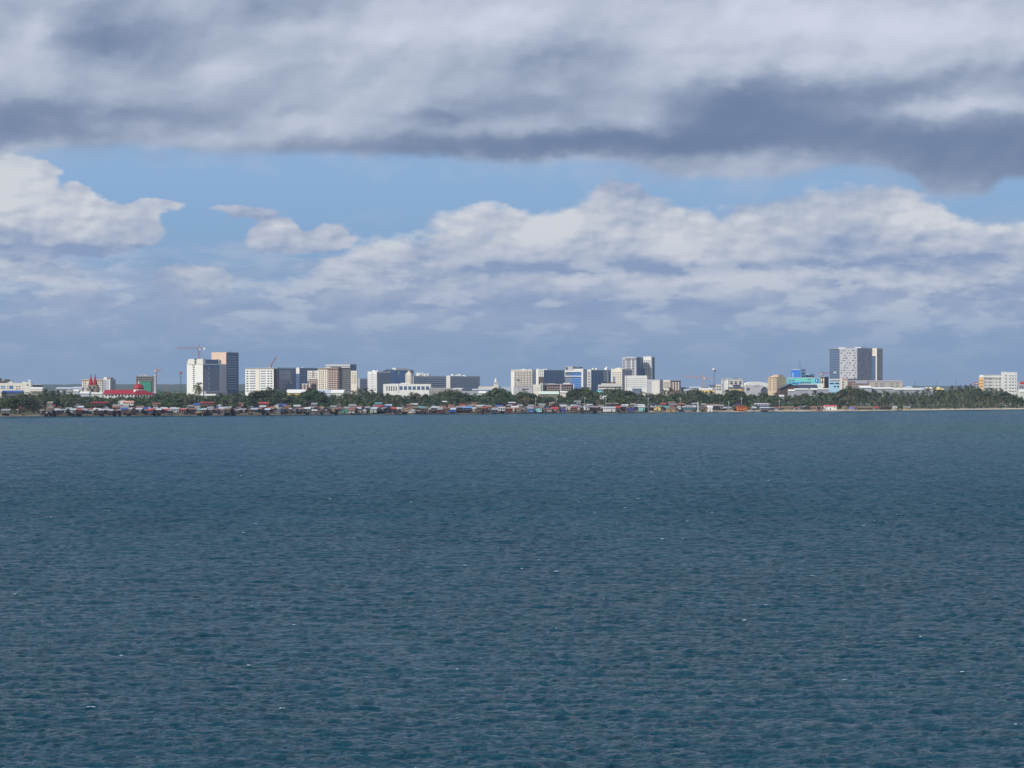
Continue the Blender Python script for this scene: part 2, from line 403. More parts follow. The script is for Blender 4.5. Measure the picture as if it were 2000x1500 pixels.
# ------------------------------------------------------------------ water
m = bpy.data.materials.new('sea_water'); m.use_nodes = True; E.nt = m.node_tree; b = principled(m)
gp = E(E.nt.nodes.new('ShaderNodeNewGeometry').outputs['Position']); gx, gy, gz = sep(gp)
big = noise(vmadd(gp, (0.004, 0.010, 0), (0, 0, 0)), 1.0, 4.0, 0.55)
patch = noise(vmadd(gp, (0.03, 0.012, 0), (5, 0, 0)), 1.0, 5.0, 0.6)
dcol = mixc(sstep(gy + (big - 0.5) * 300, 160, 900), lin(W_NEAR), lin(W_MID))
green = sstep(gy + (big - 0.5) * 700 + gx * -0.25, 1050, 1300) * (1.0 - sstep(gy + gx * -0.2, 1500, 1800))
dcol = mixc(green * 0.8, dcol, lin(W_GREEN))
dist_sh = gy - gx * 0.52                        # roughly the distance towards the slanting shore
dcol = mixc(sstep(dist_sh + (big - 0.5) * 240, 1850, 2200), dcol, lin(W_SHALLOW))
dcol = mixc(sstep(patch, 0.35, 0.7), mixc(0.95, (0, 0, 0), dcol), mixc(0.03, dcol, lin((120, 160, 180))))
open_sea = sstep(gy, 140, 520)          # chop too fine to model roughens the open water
glint_streak = noise(vmadd(gp, (0.50, 0.030, 0), (0, 0, 0)), 1.0, 3.0, 0.7) + noise(vmadd(gp, (0.10, 0.012, 0), (8, 2, 0)), 1.0, 3.0, 0.6)
sk = sstep(glint_streak, 0.72, 1.28)
dcol = mixc(open_sea * 0.5, dcol, mixc(sk, mixc(0.85, (0, 0, 0), dcol), mixc(0.06, dcol, lin((130, 176, 200)))))  # wind streaks and glints of the far chop, mixed into the colour
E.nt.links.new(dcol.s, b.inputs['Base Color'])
E.put(b, 'Roughness', open_sea * 0.08 + 0.07); b.inputs['IOR'].default_value = 1.33
E.put(b, 'Specular IOR Level', (1.0 - open_sea * 0.93) * W_SPEC)
h = noise(vmadd(gp, (0.8, 1.6, 0.5), (0, 0, 0)), 1.0, 5.0, 0.66) * 0.7
h2 = noise(vmadd(gp, (0.09, 0.22, 0.5), (3, 0, 0)), 1.0, 4.0, 0.6) * 3.0
bm_ = E.nt.nodes.new('ShaderNodeBump'); bm_.inputs['Strength'].default_value = W_BUMP; bm_.inputs['Distance'].default_value = 1.0
E.put(bm_, 'Height', h + h2); E.nt.links.new(bm_.outputs[0], b.inputs['Normal'])

dense = np.linspace(-R(12.4), R(12.4), 840)
side = np.radians(np.array([14, 17, 21, 27, 35, 46, 60, 75, 88]))
th = np.concatenate([-side[::-1], dense, side]).astype(np.float32)
dd = [25, 45, 70, 95, 118, 135, 145, 150.0]
while dd[-1] < 2700: dd.append(dd[-1] + min(0.17 * dd[-1] / 150, 1.25))
dd = np.array(dd + [2800, 3100, 3600.0], np.float32)
Y0 = dd[:, None] * np.ones_like(th)[None, :]; X0 = dd[:, None] * np.tan(th)[None, :]
Yg, Xg, Zg = Y0.copy(), X0.copy(), np.zeros_like(Y0)
cell = np.gradient(dd)[:, None]; cellx = np.abs(np.gradient(np.tan(th)))[None, :] * dd[:, None]
NW = 72
for k in range(NW):
    lam = 0.34 * (6.5 / 0.34) ** ((k + rng.random()) / NW)
    th_w = rng.normal(0, R(30)) + R(8)
    ux, uy = math.sin(th_w), math.cos(th_w); q = 2 * math.pi / lam
    slope = W_SLOPE * (1.0 if lam < 1.6 else (lam / 1.6) ** -0.95) * (0.8 if lam < 1 else 1.0)
    amp = slope / q
    ly = lam / max(abs(uy), 0.15); lx = lam / max(abs(ux), 0.15)
    att = np.clip((ly / cell - 2.0) / 1.5, 0, 1) * np.clip((lx / cellx - 2.0) / 1.5, 0, 1)
    ph = (ux * q) * X0 + (uy * q) * Y0 + rng.random() * 6.28
    # wave groups come and go
    att = att * (0.85 + 0.4 * np.sin((ux * q * .13 + .01 * (k % 5)) * X0 + (uy * q * .11 - .008 * (k % 3)) * Y0 + k)) * amp
    c_ = np.cos(ph)
    Zg += att * np.sin(ph); Xg += (0.7 * ux) * att * c_; Yg += (0.7 * uy) * att * c_
co = np.stack([Xg, Yg, Zg], -1).reshape(-1, 3); nx = len(th)
i = np.arange(len(dd) - 1)[:, None] * nx + np.arange(nx - 1)[None, :]
wq = np.stack([i, i + 1, i + nx + 1, i + nx], -1).reshape(-1, 4)
tag(obj('water', mesh_np('water', co, wq, m)), kind='structure', label='wind ruffled teal blue sea')
def crest(px, Y):
    """The highest point of the sea close to a place, as (x, y, z)."""
    r_ = int(np.argmin(np.abs(dd - Y))); c_ = int(np.argmin(np.abs(np.tan(th) - (px - 1000) / F)))
    r0, c0 = max(r_ - 14, 0), max(c_ - 8, 0); w_ = Zg[r0:r_ + 14, c0:c_ + 8]; k = np.unravel_index(int(np.argmax(w_)), w_.shape)
    return float(Xg[r0 + k[0], c0 + k[1]]), float(Yg[r0 + k[0], c0 + k[1]]), float(w_[k])

# whitecaps: small broken crests, past counting
fm = mat('foam', (160, 178, 188), rough=0.9, var=0.05)
mb = MB(); rr = random.Random(11)
def cap(px, py):
    Yd = F * EYE / (py - HY); x, Yd, z = crest(px, Yd)
    w = 0.72 * rr.uniform(0.15, 0.9) ** 1.5 * (1.0 + Yd / 2200.0); hgt = rr.uniform(0.015, 0.045) * (1.0 + Yd / 1300.0)
    n = 5; base = len(mb.v)
    tilt = rr.uniform(-0.12, 0.12)
    for j in range(n + 1):
        t = j / n; xx = x + (t - 0.5) * w; e = math.sin(math.pi * min(max(t, 0.02), 0.98)) ** 0.6 * rr.uniform(0.5, 1.0)
        mb.v += [(xx, Yd - 0.22 * e, z - 0.04 + tilt * (t - .5) * w * 0.3), (xx, Yd, z + hgt * e + tilt * (t - .5) * w * 0.3), (xx, Yd + 0.25 * e, z - 0.05)]
    for j in range(n):
        a = base + 3 * j
        mb.f += [(a, a + 3, a + 4, a + 1), (a + 1, a + 4, a + 5, a + 2), (a + 2, a + 5, a + 3, a)]
for _ in range(90): cap(rr.uniform(-30, 2030), rr.uniform(832, 868))
for _ in range(80): cap(rr.uniform(-30, 2030), rr.uniform(868, 1010))
for _ in range(30): cap(rr.uniform(-30, 2030), 1010 + 470 * rr.random() ** 1.6)
for (px, py) in ((1070, 1116), (1316, 1055), (1802, 1242), (220, 1288), (473, 1046), (686, 1049), (1404, 1003), (697, 970), (1222, 1023), (1441, 1217)):
    for q in range(3): cap(px + rr.uniform(-3, 3), py + rr.uniform(-1, 1))
# small surf along the right half of the shore
for _ in range(260):
    px = rr.uniform(1060, 2010) if rr.random() < 0.8 else rr.uniform(0, 1060); Yd = shore_px(px) - rr.uniform(3, 60)
    cap(px, HY + F * EYE / Yd)
tag(mb.build('foam', fm), 'white foam flecks of breaking wavelets scattered over the sea', None, None, 'stuff')
# ------------------------------------------------------------------ buildings
CUBE = {}
def unit_cube(m):
    if m.name not in CUBE: CUBE[m.name] = MB().box(0, 0, 0, 1, 1, 1).mesh('block_' + m.name, m)
    return CUBE[m.name]
SCALE_OK = True
class Bld:
    """A rectangular block seen on its corner: photo columns x0 (left edge), xc (near corner), x1 (right edge),
    top row yt, at distance Y, turned by A degrees. Faces: 'F' (towards the left-front), 'S' (towards the right-front)."""
    def __init__(s, name, label, cat, x0, xc, x1, yt, Y, a=35.0, m=WHITE, base=None, group=None, parapet=True):
        a = R(a); s.a, s.Y = a, Y
        Xc = at(xc, Y); t0, t1 = (x0 - 1000) / F, (x1 - 1000) / F
        s.L = (Xc - t0 * Y) / (math.cos(a) + t0 * math.sin(a))
        den = math.sin(a) - t1 * math.cos(a)
        s.D = (t1 * Y - Xc) / den if x1 - xc > 0.3 and den > 0.05 else 16.0
        s.D = min(s.D, 18.0 if x1 - xc < 3.1 else (170.0 if a < R(27) else 75.0))
        s.g = ground_z(Xc, Y); s.H = zz(yt, Y) - s.g
        s.root = thing(name, label, cat, (Xc, Y, s.g), -a, group)
        s.m = m; s.cnt = {}; s.extra = {}
        s.wall = MB().quadbox(-s.L, 0, 0, s.D, -1.0, s.H).build('wall', m, s.root)
        if parapet:
            p = MB(); t = 0.35; h = 0.9; o = 0.06
            p.quadbox(-s.L - o, o, -o, t, s.H, s.H + h).quadbox(-s.L - o, o, s.D - t, s.D + o, s.H, s.H + h)
            p.quadbox(-s.L - o, -s.L + t, t, s.D - t, s.H, s.H + h).quadbox(-t, o, t, s.D - t, s.H, s.H + h)
            p.build('parapet', m if m in (WHITE, CREAM, TAN, PEACH) else LGREY, s.root)
    def z(s, py): return zz(py, s.Y) - s.g
    def _put(s, face, c0, c1, z0, z1, m, name, out, parent=None):
        """A block on a face from fraction c0 to c1 along it, standing OUT metres proud."""
        w = s.L if face == 'F' else s.D
        a0, a1 = c0 * w, c1 * w; wd = a1 - a0; th = out + 0.12; mid = (out - 0.12) / 2
        k = s.cnt.get(name, 0) + 1; s.cnt[name] = k
        if face == 'F': c, sc = (-s.L + (a0 + a1) / 2, -mid, (z0 + z1) / 2), (wd, th, z1 - z0)
        else: c, sc = (mid, (a0 + a1) / 2, (z0 + z1) / 2), (th, wd, z1 - z0)
        if k > 96:
            key = (name, m.name); mb, _ = s.extra.setdefault(key, (MB(), m)); mb.box(*c, *sc); return None
        o = obj(name, unit_cube(m), s.root, c); o.scale = sc
        return o
    def wins(s, face, c0, c1, y0, y1, nx, nz, wf=0.55, hf=0.5, m=None, name='window', out=0.07, skip=None):
        for j in range(nz):
            cz = (y0 + (y1 - y0) * (j + 0.5) / nz); dz_ = abs(s.z(y0) - s.z(y1)) / nz * hf / 2
            for i in range(nx):
                if skip and skip(i, j): continue
                cc = c0 + (c1 - c0) * (i + 0.5) / nx; dc = (c1 - c0) / nx * wf / 2
                s._put(face, cc - dc, cc + dc, s.z(cz) - dz_, s.z(cz) + dz_, m or GLD, name, out)
        return s
    def ribs(s, face, c0, c1, y0, y1, nz, hf=0.45, m=None, name='ribbon_window', out=0.09):
        for j in range(nz):
            cz = (y0 + (y1 - y0) * (j + 0.5) / nz); dz_ = abs(s.z(y0) - s.z(y1)) / nz * hf / 2
            s._put(face, c0, c1, s.z(cz) - dz_, s.z(cz) + dz_, m or GLD, name, out)
        return s
    def panel(s, face, c0, c1, y0, y1, m, name='panel', out=0.2):
        s._put(face, c0, c1, s.z(y1), s.z(y0), m, name, out); return s
    def fins(s, face, c0, c1, y0, y1, n, m, wf=0.12, name='wall_rib', out=0.35):
        for i in range(n):
            cc = c0 + (c1 - c0) * (i + 0.5) / n; dc = (c1 - c0) / n * wf / 2
            s._put(face, cc - dc, cc + dc, s.z(y1), s.z(y0), m, name, out)
        return s
    def top(s, c0, c1, d0, d1, y, m, name='rooftop_room', y0=None):
        z0 = s.H - 0.2 if y0 is None else s.z(y0)
        MB().quadbox(-s.L + c0 * s.L, -s.L + c1 * s.L, d0 * s.D, d1 * s.D, z0, s.z(y)).build(name, m, s.root); return s
    def tanks(s, n, m=OFFWHITE, seed=1, hgt=2.6):
        r = random.Random(seed)
        for i in range(n):
            c = r.uniform(0.06, 0.92); d = r.uniform(0.12, 0.5); w = r.uniform(1.5, 4.5); h = r.uniform(0.5, 1.0) * hgt
            x = -s.L + c * s.L; y = d * s.D
            if r.random() < 0.4: MB().lathe([(w * .35, s.H - .1), (w * .35, s.H + h), (0.1, s.H + h * 1.15)], x, y, 10).build('water_tank', m, s.root)
            else: MB().quadbox(x - w / 2, x + w / 2, y - w / 3, y + w / 3, s.H - .1, s.H + h).build('rooftop_unit', m, s.root)
        return s
    def done(s):
        for (name, _), (mb, m) in s.extra.items():
            tag(mb.build(name, m, s.root), kind='stuff')
        return s

def gable_hall(name, label, cat, x0, x1, y_eave, y_ridge, Y, roof, wall, a=0.0, depth=22.0, ridge='x', group=None, over=0.6):
    """A hall with a pitched sheet roof; ridge along x shows its roof slope, along y shows its gable."""
    X0, X1 = at(x0, Y), at(x1, Y); L = (X1 - X0); cx = (X0 + X1) / 2
    g = ground_z(cx, Y); ze, zr = zz(y_eave, Y) - g, zz(y_ridge, Y) - g
    r = thing(name, label, cat, (cx, Y, g), -R(a), group); h = L / 2; t = 0.3
    if ridge == 'x':
        MB().prism([(0, -0.5), (depth, -0.5), (depth, ze), (depth / 2, zr - t), (0, ze)], 'x', -h + 0.3, h - 0.3).build('wall', wall, r)
        MB().prism([(-over, ze - 0.1), (depth / 2, zr), (depth + over, ze - 0.1), (depth + over, ze + t - 0.1), (depth / 2, zr + t), (-over, ze + t - 0.1)], 'x', -h, h).build('roof', roof, r)
    else:
        MB().prism([(-h + .3, -0.5), (h - .3, -0.5), (h - .3, ze), (0, zr - t), (-h + .3, ze)], 'y', 0, depth).build('wall', wall, r)
        MB().prism([(-h, ze - .1), (0, zr), (h, ze - .1), (h, ze + t - .1), (0, zr + t), (-h, ze + t - .1)], 'y', -over, depth + over).build('roof', roof, r)
    return r, L, ze, zr

def vault_hall(name, label, x0, x1, y_eave, y_top, Y, roof, wall, depth=30.0):
    X0, X1 = at(x0, Y), at(x1, Y); cx, h = (X0 + X1) / 2, (X1 - X0) / 2; g = ground_z(cx, Y)
    ze, zt = zz(y_eave, Y) - g, zz(y_top, Y) - g
    r = thing(name, label, 'hall', (cx, Y, g), 0)
    MB().quadbox(-h + .4, h - .4, 0.3, depth, -0.5, ze).build('wall', wall, r)
    arc = [(-h * math.cos(math.pi * k / 14), ze - 0.05 + (zt - ze) * math.sin(math.pi * k / 14)) for k in range(15)]
    MB().prism(arc, 'y', 0, depth + .5).build('roof', roof, r)
    return r

def lattice(mb, p, q, w, n, r=0.09):
    """A square lattice boom from p to q."""
    p, q = Vector(p), Vector(q); d = (q - p); u = d.normalized()
    s1 = u.cross(Vector((0, 1, 0))); s1 = (s1 if s1.length > .3 else u.cross(Vector((1, 0, 0)))).normalized(); s2 = u.cross(s1).normalized()
    cs = [(s1 * a + s2 * b) * w / 2 for a, b in ((-1, -1), (1, -1), (1, 1), (-1, 1))]
    for c in cs: mb.tube(p + c, q + c, r, r, 4)
    for k in range(n):
        a, b = p + d * (k / n), p + d * ((k + 1) / n)
        for j in range(4):
            mb.tube(a + cs[j], b + cs[(j + 1) % 4], r * .7, r * .7, 3); mb.tube(b + cs[j], b + cs[(j + 1) % 4], r * .7, r * .7, 3)
    return mb

def tower_crane(label, px, Y, y_base, y_slew, y_apex, jib_px, jib_y, tail_px, tail_y, m, mj, cat='crane', z_base=None, stout=1.0):
    X = at(px, Y); zb = zz(y_base, Y) if z_base is None else z_base; zs, za = zz(y_slew, Y), zz(y_apex, Y)
    r = thing('tower_crane', label, cat, (X, Y, zb))
    k = Y / F; J = ((jib_px - px) * k, 0, zz(jib_y, Y) - zb); T = ((tail_px - px) * k, 0, zz(tail_y, Y) - zb)
    zs -= zb; za -= zb
    lattice(MB(), (0, 0, 0), (0, 0, zs), 2.0 * stout, max(4, int(zs / 2.2)), 0.17 * stout).build('mast', m, r)
    mst = [c for c in r.children][0]
    MB().box(0.9 if jib_px < px else -0.9, -1.4, zs - 1.0, 1.6, 1.8, 2.2).build('cab', WHITE, mst)
    lattice(MB(), (0, 0, zs), J, 1.3, 16, 0.12).build('jib', mj, r)
    cj = lattice(MB(), (0, 0, zs), T, 1.3, 6, 0.12).build('counter_jib', mj, r)
    s_ = 1 if T[0] > 0 else -1
    MB().box(T[0] - s_ * 1.3, 0, T[2] - 0.9, 2.6, 1.6, 2.8).build('counterweight', WHITE if stout > 1 else MGREY, cj)
    ap = MB(); lattice(ap, (0, 0, zs), (0, 0, za), 0.9, 4, 0.1); ap.build('apex_frame', mj, r)
    tb = MB(); tb.tube((0, 0, za), (J[0] * .6, 0, zs + (J[2] - zs) * .6 + .6), .05, .05, 3).tube((0, 0, za), (T[0] * .9, 0, T[2] + .6), .05, .05, 3); tb.build('tie_rod', m, r)
    return r

def mast(label, px, Y, y0, y1, m, w=1.2, top='panels', name='cell_mast', lat=True, mt=None):
    X = at(px, Y); g = ground_z(X, Y); h = zz(y1, Y) - g
    r = thing(name, label, 'mast', (X, Y, g))
    mb = MB()
    if lat: lattice(mb, (0, 0, 0), (0, 0, h), w, int(h / 2.5), 0.11)
    else: mb.tube((0, 0, 0), (0, 0, h), w / 2, w / 2 * .7, 8)
    mb.build('pole', m, r)
    if top == 'panels':
        for k in range(3):
            t = k * 2.1 + .4
            MB().box(1.5 * math.cos(t), 1.5 * math.sin(t), h - 1.5, .6, .6, 2.8).build('antenna', mt or WHITE, r)
        MB().tube((-1.6, 0, h - 1.2), (1.6, 0, h - 1.2), .12, .12, 4).build('bracket', m, r)
    elif top == 'dish':
        MB().lathe([(.2, h - .2), (1.5, h + .5), (1.7, h + 1.6), (1.2, h + 2.4), (.3, h + 2.6)], -.6, -.4, 10).build('antenna', mt or WHITE, r)
        MB().box(1.6, 0, h - .6, 1.6, 1.0, 1.4).build('antenna', DGREY, r)
    elif top == 'spike':
        MB().tube((0, 0, h), (0, 0, h + 5), .12, .05, 4).build('antenna', m, r)
    return r

# ---- far left: long cream block, its dark hall, the blue roofed shed
b = Bld('dark_rooftop_block', 'dark slate block rising behind the long cream building at the far left', 'building', -30, 24, 25.5, 744, 3150, 6, DGREY)
b.panel('F', .35, .62, 738.5, 744.2, DBROWN, 'rooftop_canopy', .3); b.panel('F', .70, .92, 740.5, 744, DGREY, 'rooftop_canopy', .3); b.ribs('F', .05, .95, 745.5, 748.5, 1, .5); b.done()
b = Bld('cream_long_building', 'long low cream building with blue glazed bays at the far left', 'building', -40, 62, 64, 749.5, 3000, 7, CREAM)
b.wins('F', .40, .50, 753, 760, 1, 2, .9, .62, GLB).wins('F', .52, .66, 753, 761, 3, 2, .55, .4).wins('F', .56, .66, 753.2, 759.5, 1, 1, .75, 1, GLB)
b.wins('F', .69, .79, 753, 762, 2, 2, .6, .4).wins('F', .02, .36, 753, 761, 8, 2, .5, .4)
b.panel('F', .865, .995, 746.5, 766, OFFWHITE, 'stair_tower', 1.2).wins('F', .89, .97, 750, 754, 1, 1, .5, .5, GLD, out=1.3).tanks(4, WHITE, 5)
MB().lathe([(1.3, 0), (1.7, 1.2), (1.3, 2.4), (.3, 2.9)], -3.2, 3, 12).build('water_tank', WHITE, b.root).location = (0, 0, b.z(746.5)); b.done()
b = Bld('dark_glazed_hall', 'dark blue grey hall beside the far left cream building', 'hall', 62, 82, 83, 751, 3060, 8, SLATE, parapet=False)
b.panel('F', 0, 1, 750.6, 751.4, OFFWHITE, 'roof_edge', .5).fins('F', .1, .95, 752, 763, 5, GLD, .35, 'window', .1).done()
r, L, ze, zr = gable_hall('pavilion', 'cream pavilion with a low white hipped roof beside the far left block', 'pavilion', 58, 83, 760.2, 756.6, 2900, OFFWHITE, CREAM, depth=14)
MB().quadbox(-L / 2, L / 2, -3, -.5, zz(764, 2900) - 2, zz(763, 2900) - 2).build('awning', WHITE, r)
gable_hall('blue_roofed_shed', 'shed with a bright blue roof below the far left cream building', 'shed', 3, 43, 766.6, 763.2, 2760, BLUER, DGREY, depth=12)
r = thing('slanted_fin_wall', 'tall white slanted fin wall against the far left cream building', 'wall', (at(47, 2950), 2950, 2)); r['kind'] = 'thing'
h = zz(751.5, 2950) - 2; MB().prism([(-2, 0), (5.2, 0), (-1.2, h), (-2, h)], 'y', 0, .8).build('wall', CREAM, r)
gable_hall('low_white_warehouse', 'low pale warehouse with a long flat roof left of the twin spires', 'warehouse', 108, 140, 759.6, 756.8, 3300, PALEB, LGREY, depth=26)
gable_hall('low_white_warehouse', 'small pale warehouse nearest the twin spires', 'warehouse', 141, 160, 759, 755.8, 3250, PALEB, OFFWHITE, depth=18)
gable_hall('grey_roofed_hall', 'small white walled hall with two low roofs left of the spires', 'hall', 144, 154, 764.5, 761, 3000, OFFWHITE, PALEB, depth=12)

# ---- twin spired church and the apartments behind it
Yc = 2900; X = at(180, Yc); g = ground_z(X, Yc); r = thing('twin_spire_church', 'weathered stone church tower with two pointed red spires', 'church', (X, Yc, g), R(-4))
K_ = Yc / F; hz = lambda y: zz(y, Yc) - g
MB().quadbox(-5.2, 5.2, 0, 10, 0, hz(752)).build('tower', STONE, r)
for s_ in (-1, 1):
    sp = MB().lathe([(2.9, hz(752)), (2.75, hz(749.5)), (1.55, hz(742)), (.75, hz(737)), (.5, hz(735))], s_ * 2.45, 4, 8, .39).build('spire', RED, r)
    MB().lathe([(.55, hz(735.1)), (.28, hz(731)), (.08, hz(728.4))], s_ * 2.45, 4, 6).build('finial', DGREY, sp)
    MB().box(s_ * 2.45, -.02, hz(757), 1.3, .3, 3.4).build('belfry_opening', GLD, r)
MB().quadbox(-6.6, -5.2, 1, 9, 0, hz(757)).build('buttress', STONE, r); MB().quadbox(5.2, 6.6, 1, 9, 0, hz(757)).build('buttress', STONE, r)
MB().box(0, -.02, hz(762), 3.0, .3, 3).build('door', GLD, r)
b = Bld('cream_apartment_block', 'cream apartment block with an orange roof line behind the spires', 'apartments', 160, 199, 201, 742.5, 3350, 8, CREAM)
b.wins('F', .04, .24, 744, 762, 2, 5, .6, .45).wins('F', .72, .98, 744, 762, 3, 5, .6, .45).panel('F', 0, 1, 741.9, 743.2, ORANGE, 'roof_edge', .5).done()
b = Bld('grey_apartment_block', 'grey and white apartment block right of the twin spires', 'apartments', 200, 215.6, 226, 742, 3400, 30, MGREY)
b.wins('F', .08, .45, 744, 762, 2, 5, .5, .4).panel('F', .90, 1.0, 740, 762, WHITE, 'stair_shaft', .8).wins('S', .1, .9, 744, 762, 3, 5, .6, .4).top(.1, .5, .1, .6, 736.8, CREAM, 'rooftop_room').top(.52, .98, .1, .6, 737.5, BROWN, 'rooftop_room').done()

# ---- domed church with long red roofs
Yc = 2780; X = at(271, Yc); g = ground_z(X, Yc); hz = lambda y: zz(y, Yc) - g; k = Yc / F
r = thing('domed_church', 'church with a red dome, white drum and long red roofs', 'church', (X, Yc, g))
MB().prism([(0, hz(769.5)), (9, hz(761.3)), (18, hz(769.5)), (18, hz(770)), (0, hz(770))], 'x', -69 * k, -9 * k).build('nave_roof', RED, r)
MB().quadbox(-68 * k, -9 * k, .5, 17.5, 0, hz(770.1)).build('wall', OFFWHITE, r)
for i in range(9): MB().box((-64 + i * 6.4) * k, .45, hz(772), 1.8, .3, 1.6).build('window', GLD, r)
MB().prism([(-8.5 * k, hz(771)), (-6 * k, hz(764)), (10 * k, hz(762.5)), (27 * k, hz(768.5)), (27 * k, hz(771))], 'y', -4, 16).build('transept_roof', RED, r)
MB().quadbox(-8 * k, 26 * k, -3.5, 15.5, 0, hz(771.1)).build('wall', OFFWHITE, r)
for i in range(6): MB().box((-5 + i * 5.6) * k, -3.6, hz(773.6), 2.0, .3, 1.8).build('window', GLD, r)
dm = 5.9
dr = MB().lathe([(dm * .92, hz(766)), (dm * .95, hz(760))], -1 * k, 4, 16).build('drum', WHITE, r)
for t in (-1.9, -1.55, -1.2): MB().box(-1 * k + dm * .93 * math.cos(t), 4 + dm * .93 * math.sin(t), hz(762.6), .8, .8, 1.5).build('window', GLD, dr)
dmo = MB().lathe([(dm * math.cos(q * math.pi / 16), hz(760) + (hz(749.3) - hz(760)) * math.sin(q * math.pi / 16)) for q in range(8)] + [(.5, hz(749.2))], -1 * k, 4, 20).build('dome', RED, r, True)
MB().lathe([(.75, hz(749.3)), (.7, hz(746.8)), (.08, hz(744.6))], -1 * k, 4, 8).build('lantern', WHITE, dmo)
gable_hall('white_parish_hall', 'white hall with a pale roof below the twin spires', 'hall', 155, 174, 768.5, 765.2, 2700, WHITE, PALEB, depth=14)
gable_hall('white_annex', 'low white annex between the parish hall and the domed church', 'hall', 174, 200, 769.3, 766.8, 2720, OFFWHITE, OFFWHITE, depth=10)
mast('thin grey steel pole mast in front of the grey apartment block', 217.5, 2380, 0, 741, STEEL, .7, 'none', 'pole_mast', False)

# ---- tower under construction
b = Bld('unfinished_concrete_frame', 'unfinished concrete frame tower half wrapped in green netting', 'building', 265.5, 300, 302, 734.5, 3500, 12, CONC, parapet=False)
for j in range(7): b.panel('F', 0, 1.0, 735.2 + j * 4.2, 736.2 + j * 4.2, CONC, 'floor_slab', 1.3)
b.wins('F', .0, 1, 736, 761, 9, 6, .62, .62, DGREY, 'open_bay', .1).fins('F', 0, 1, 734.5, 764, 9, STEEL, .12, 'column', .9)
b.panel('F', .26, .88, 745.5, 766, GREENN, 'netting', 1.6).tanks(7, LGREY, 8, 2.4).done()
b = Bld('concrete_lift_core', 'dark concrete lift core rising beside the unfinished frame', 'building', 300.5, 304.6, 306.5, 731.5, 3490, 30, MGREY, parapet=False); b.wins('F', .2, .8, 733, 762, 1, 6, .6, .4).done()
tower_crane('small orange tower crane on the unfinished frame tower', 305, 3480, 731.5, 723.5, 718, 315, 722.8, 301.5, 723.3, CRANEY, CRANEY, z_base=zz(731.5, 3480))
mast('red and white topped cell mast left of the white hotel tower', 352.8, 3050, 0, 726, DGREY, 1.3, 'panels', mt=mat('red_antenna', (196, 96, 90)))
mast('distant red lattice mast standing in the trees before the hills', 325, 4300, 0, 750, CRANER, 1.6, 'spike', 'lattice_mast')

# ---- white tower with window column, tall tower behind it
b = Bld('peach_and_glass_tower', 'tall tower with a peach end wall and ribboned blue glass front', 'tower', 413, 442.5, 466, 689, 3500, 40, PEACH)
b.panel('S', .02, .99, 689, 775, GLN, 'curtain_or_shade_wall', .25).panel('F', .985, 1.0, 689, 775, MAROON, 'corner_strip', .3)
b.ribs('S', .06, .84, 693.6, 761.5, 14, .20, LGREY, 'white_band', .45).top(.55, .95, .1, .5, 687.2, DGREY).done()
b = Bld('white_hotel_tower', 'white tower with one column of windows and shaded glass side', 'tower', 365, 396.5, 442, 712, 3200, 38, WHITE)
b.wins('F', .36, .50, 715.5, 762.3, 1, 12, .75, .5, GLD).wins('F', .30, .52, 711.9, 715.5, 2, 1, .5, .7, GLD)
b.panel('S', .70, .78, 712.2, 770, LGREY, 'wall_rib', .5).panel('S', .0, .04, 712, 770, MAROON, 'corner_strip', .2)
b.panel('S', .05, .70, 712.4, 770, GL, 'curtain_or_shade_wall', .2).panel('S', .78, .995, 712.4, 770, MGREY, 'curtain_or_shade_wall', .2)  # the grey part at right has its shade put into the colour
for cc in (.22,): b.wins('S', cc, cc + .03, 714, 764, 1, 5, .9, .5, LGREY, 'light_slot', .35)
b.wins('S', .28, .66, 722, 764, 8, 12, .3, .6, GLD, 'window', .27)
b.panel('S', .01, .72, 702, 712.6, GL, 'upper_storey', .0)
MB().quadbox(-b.L * .93, -.3, .4, b.D * .70, b.H - .1, b.z(702)).build('upper_storey', GLG, b.root)
MB().quadbox(-b.L * .95, .4, -.5, b.D * .1, b.z(711.5), b.z(704.5)).build('crown_storey', OFFWHITE, b.root)
MB().quadbox(-b.L * .90, 0, -.1, b.D * .1, b.z(704.4), b.z(701)).build('crown_storey', OFFWHITE, b.root)
for y_ in (702.0, 705.8, 709.2): MB().box(-b.L * .45, -.62, b.z(y_), 3.0, .4, 1.5).build('window', GLD, b.root)
MB().prism([(b.D * .68, b.z(712)), (b.D * .76, b.z(712)), (b.D * .69, b.z(701.5)), (b.D * .62, b.z(701.5))], 'x', -2, .6).build('curved_fin', WHITE, b.root)
MB().quadbox(-b.L * .9, -1, b.D * .72, b.D * .80, b.H, b.z(703.5)).build('rooftop_room', MAROON, b.root)
b.done()
tower_crane('large red tower crane standing on the white hotel tower', 389, 3210, 701.5, 680.5, 672.8, 345, 679.2, 401, 679.6, CRANER, CRANER, z_base=zz(701, 3210), stout=1.05)
Bld('grey_podium_block', 'low grey podium at the foot of the white hotel tower', 'building', 398, 402, 444, 765.5, 3100, 20, MGREY).wins('S', .05, .95, 766, 771, 8, 1, .6, .5).done()
r, L, ze, zr = gable_hall('white_gabled_house', 'white house with open front below the white hotel tower', 'house', 400, 421, 772.5, 770, 2620, OFFWHITE, WHITE, depth=10)
for i in range(3): MB().box(-L / 2 + 3 + i * 3.2, -.1, zz(774, 2620) - 2, 1.6, .3, 2.0).build('window', GLD, r)

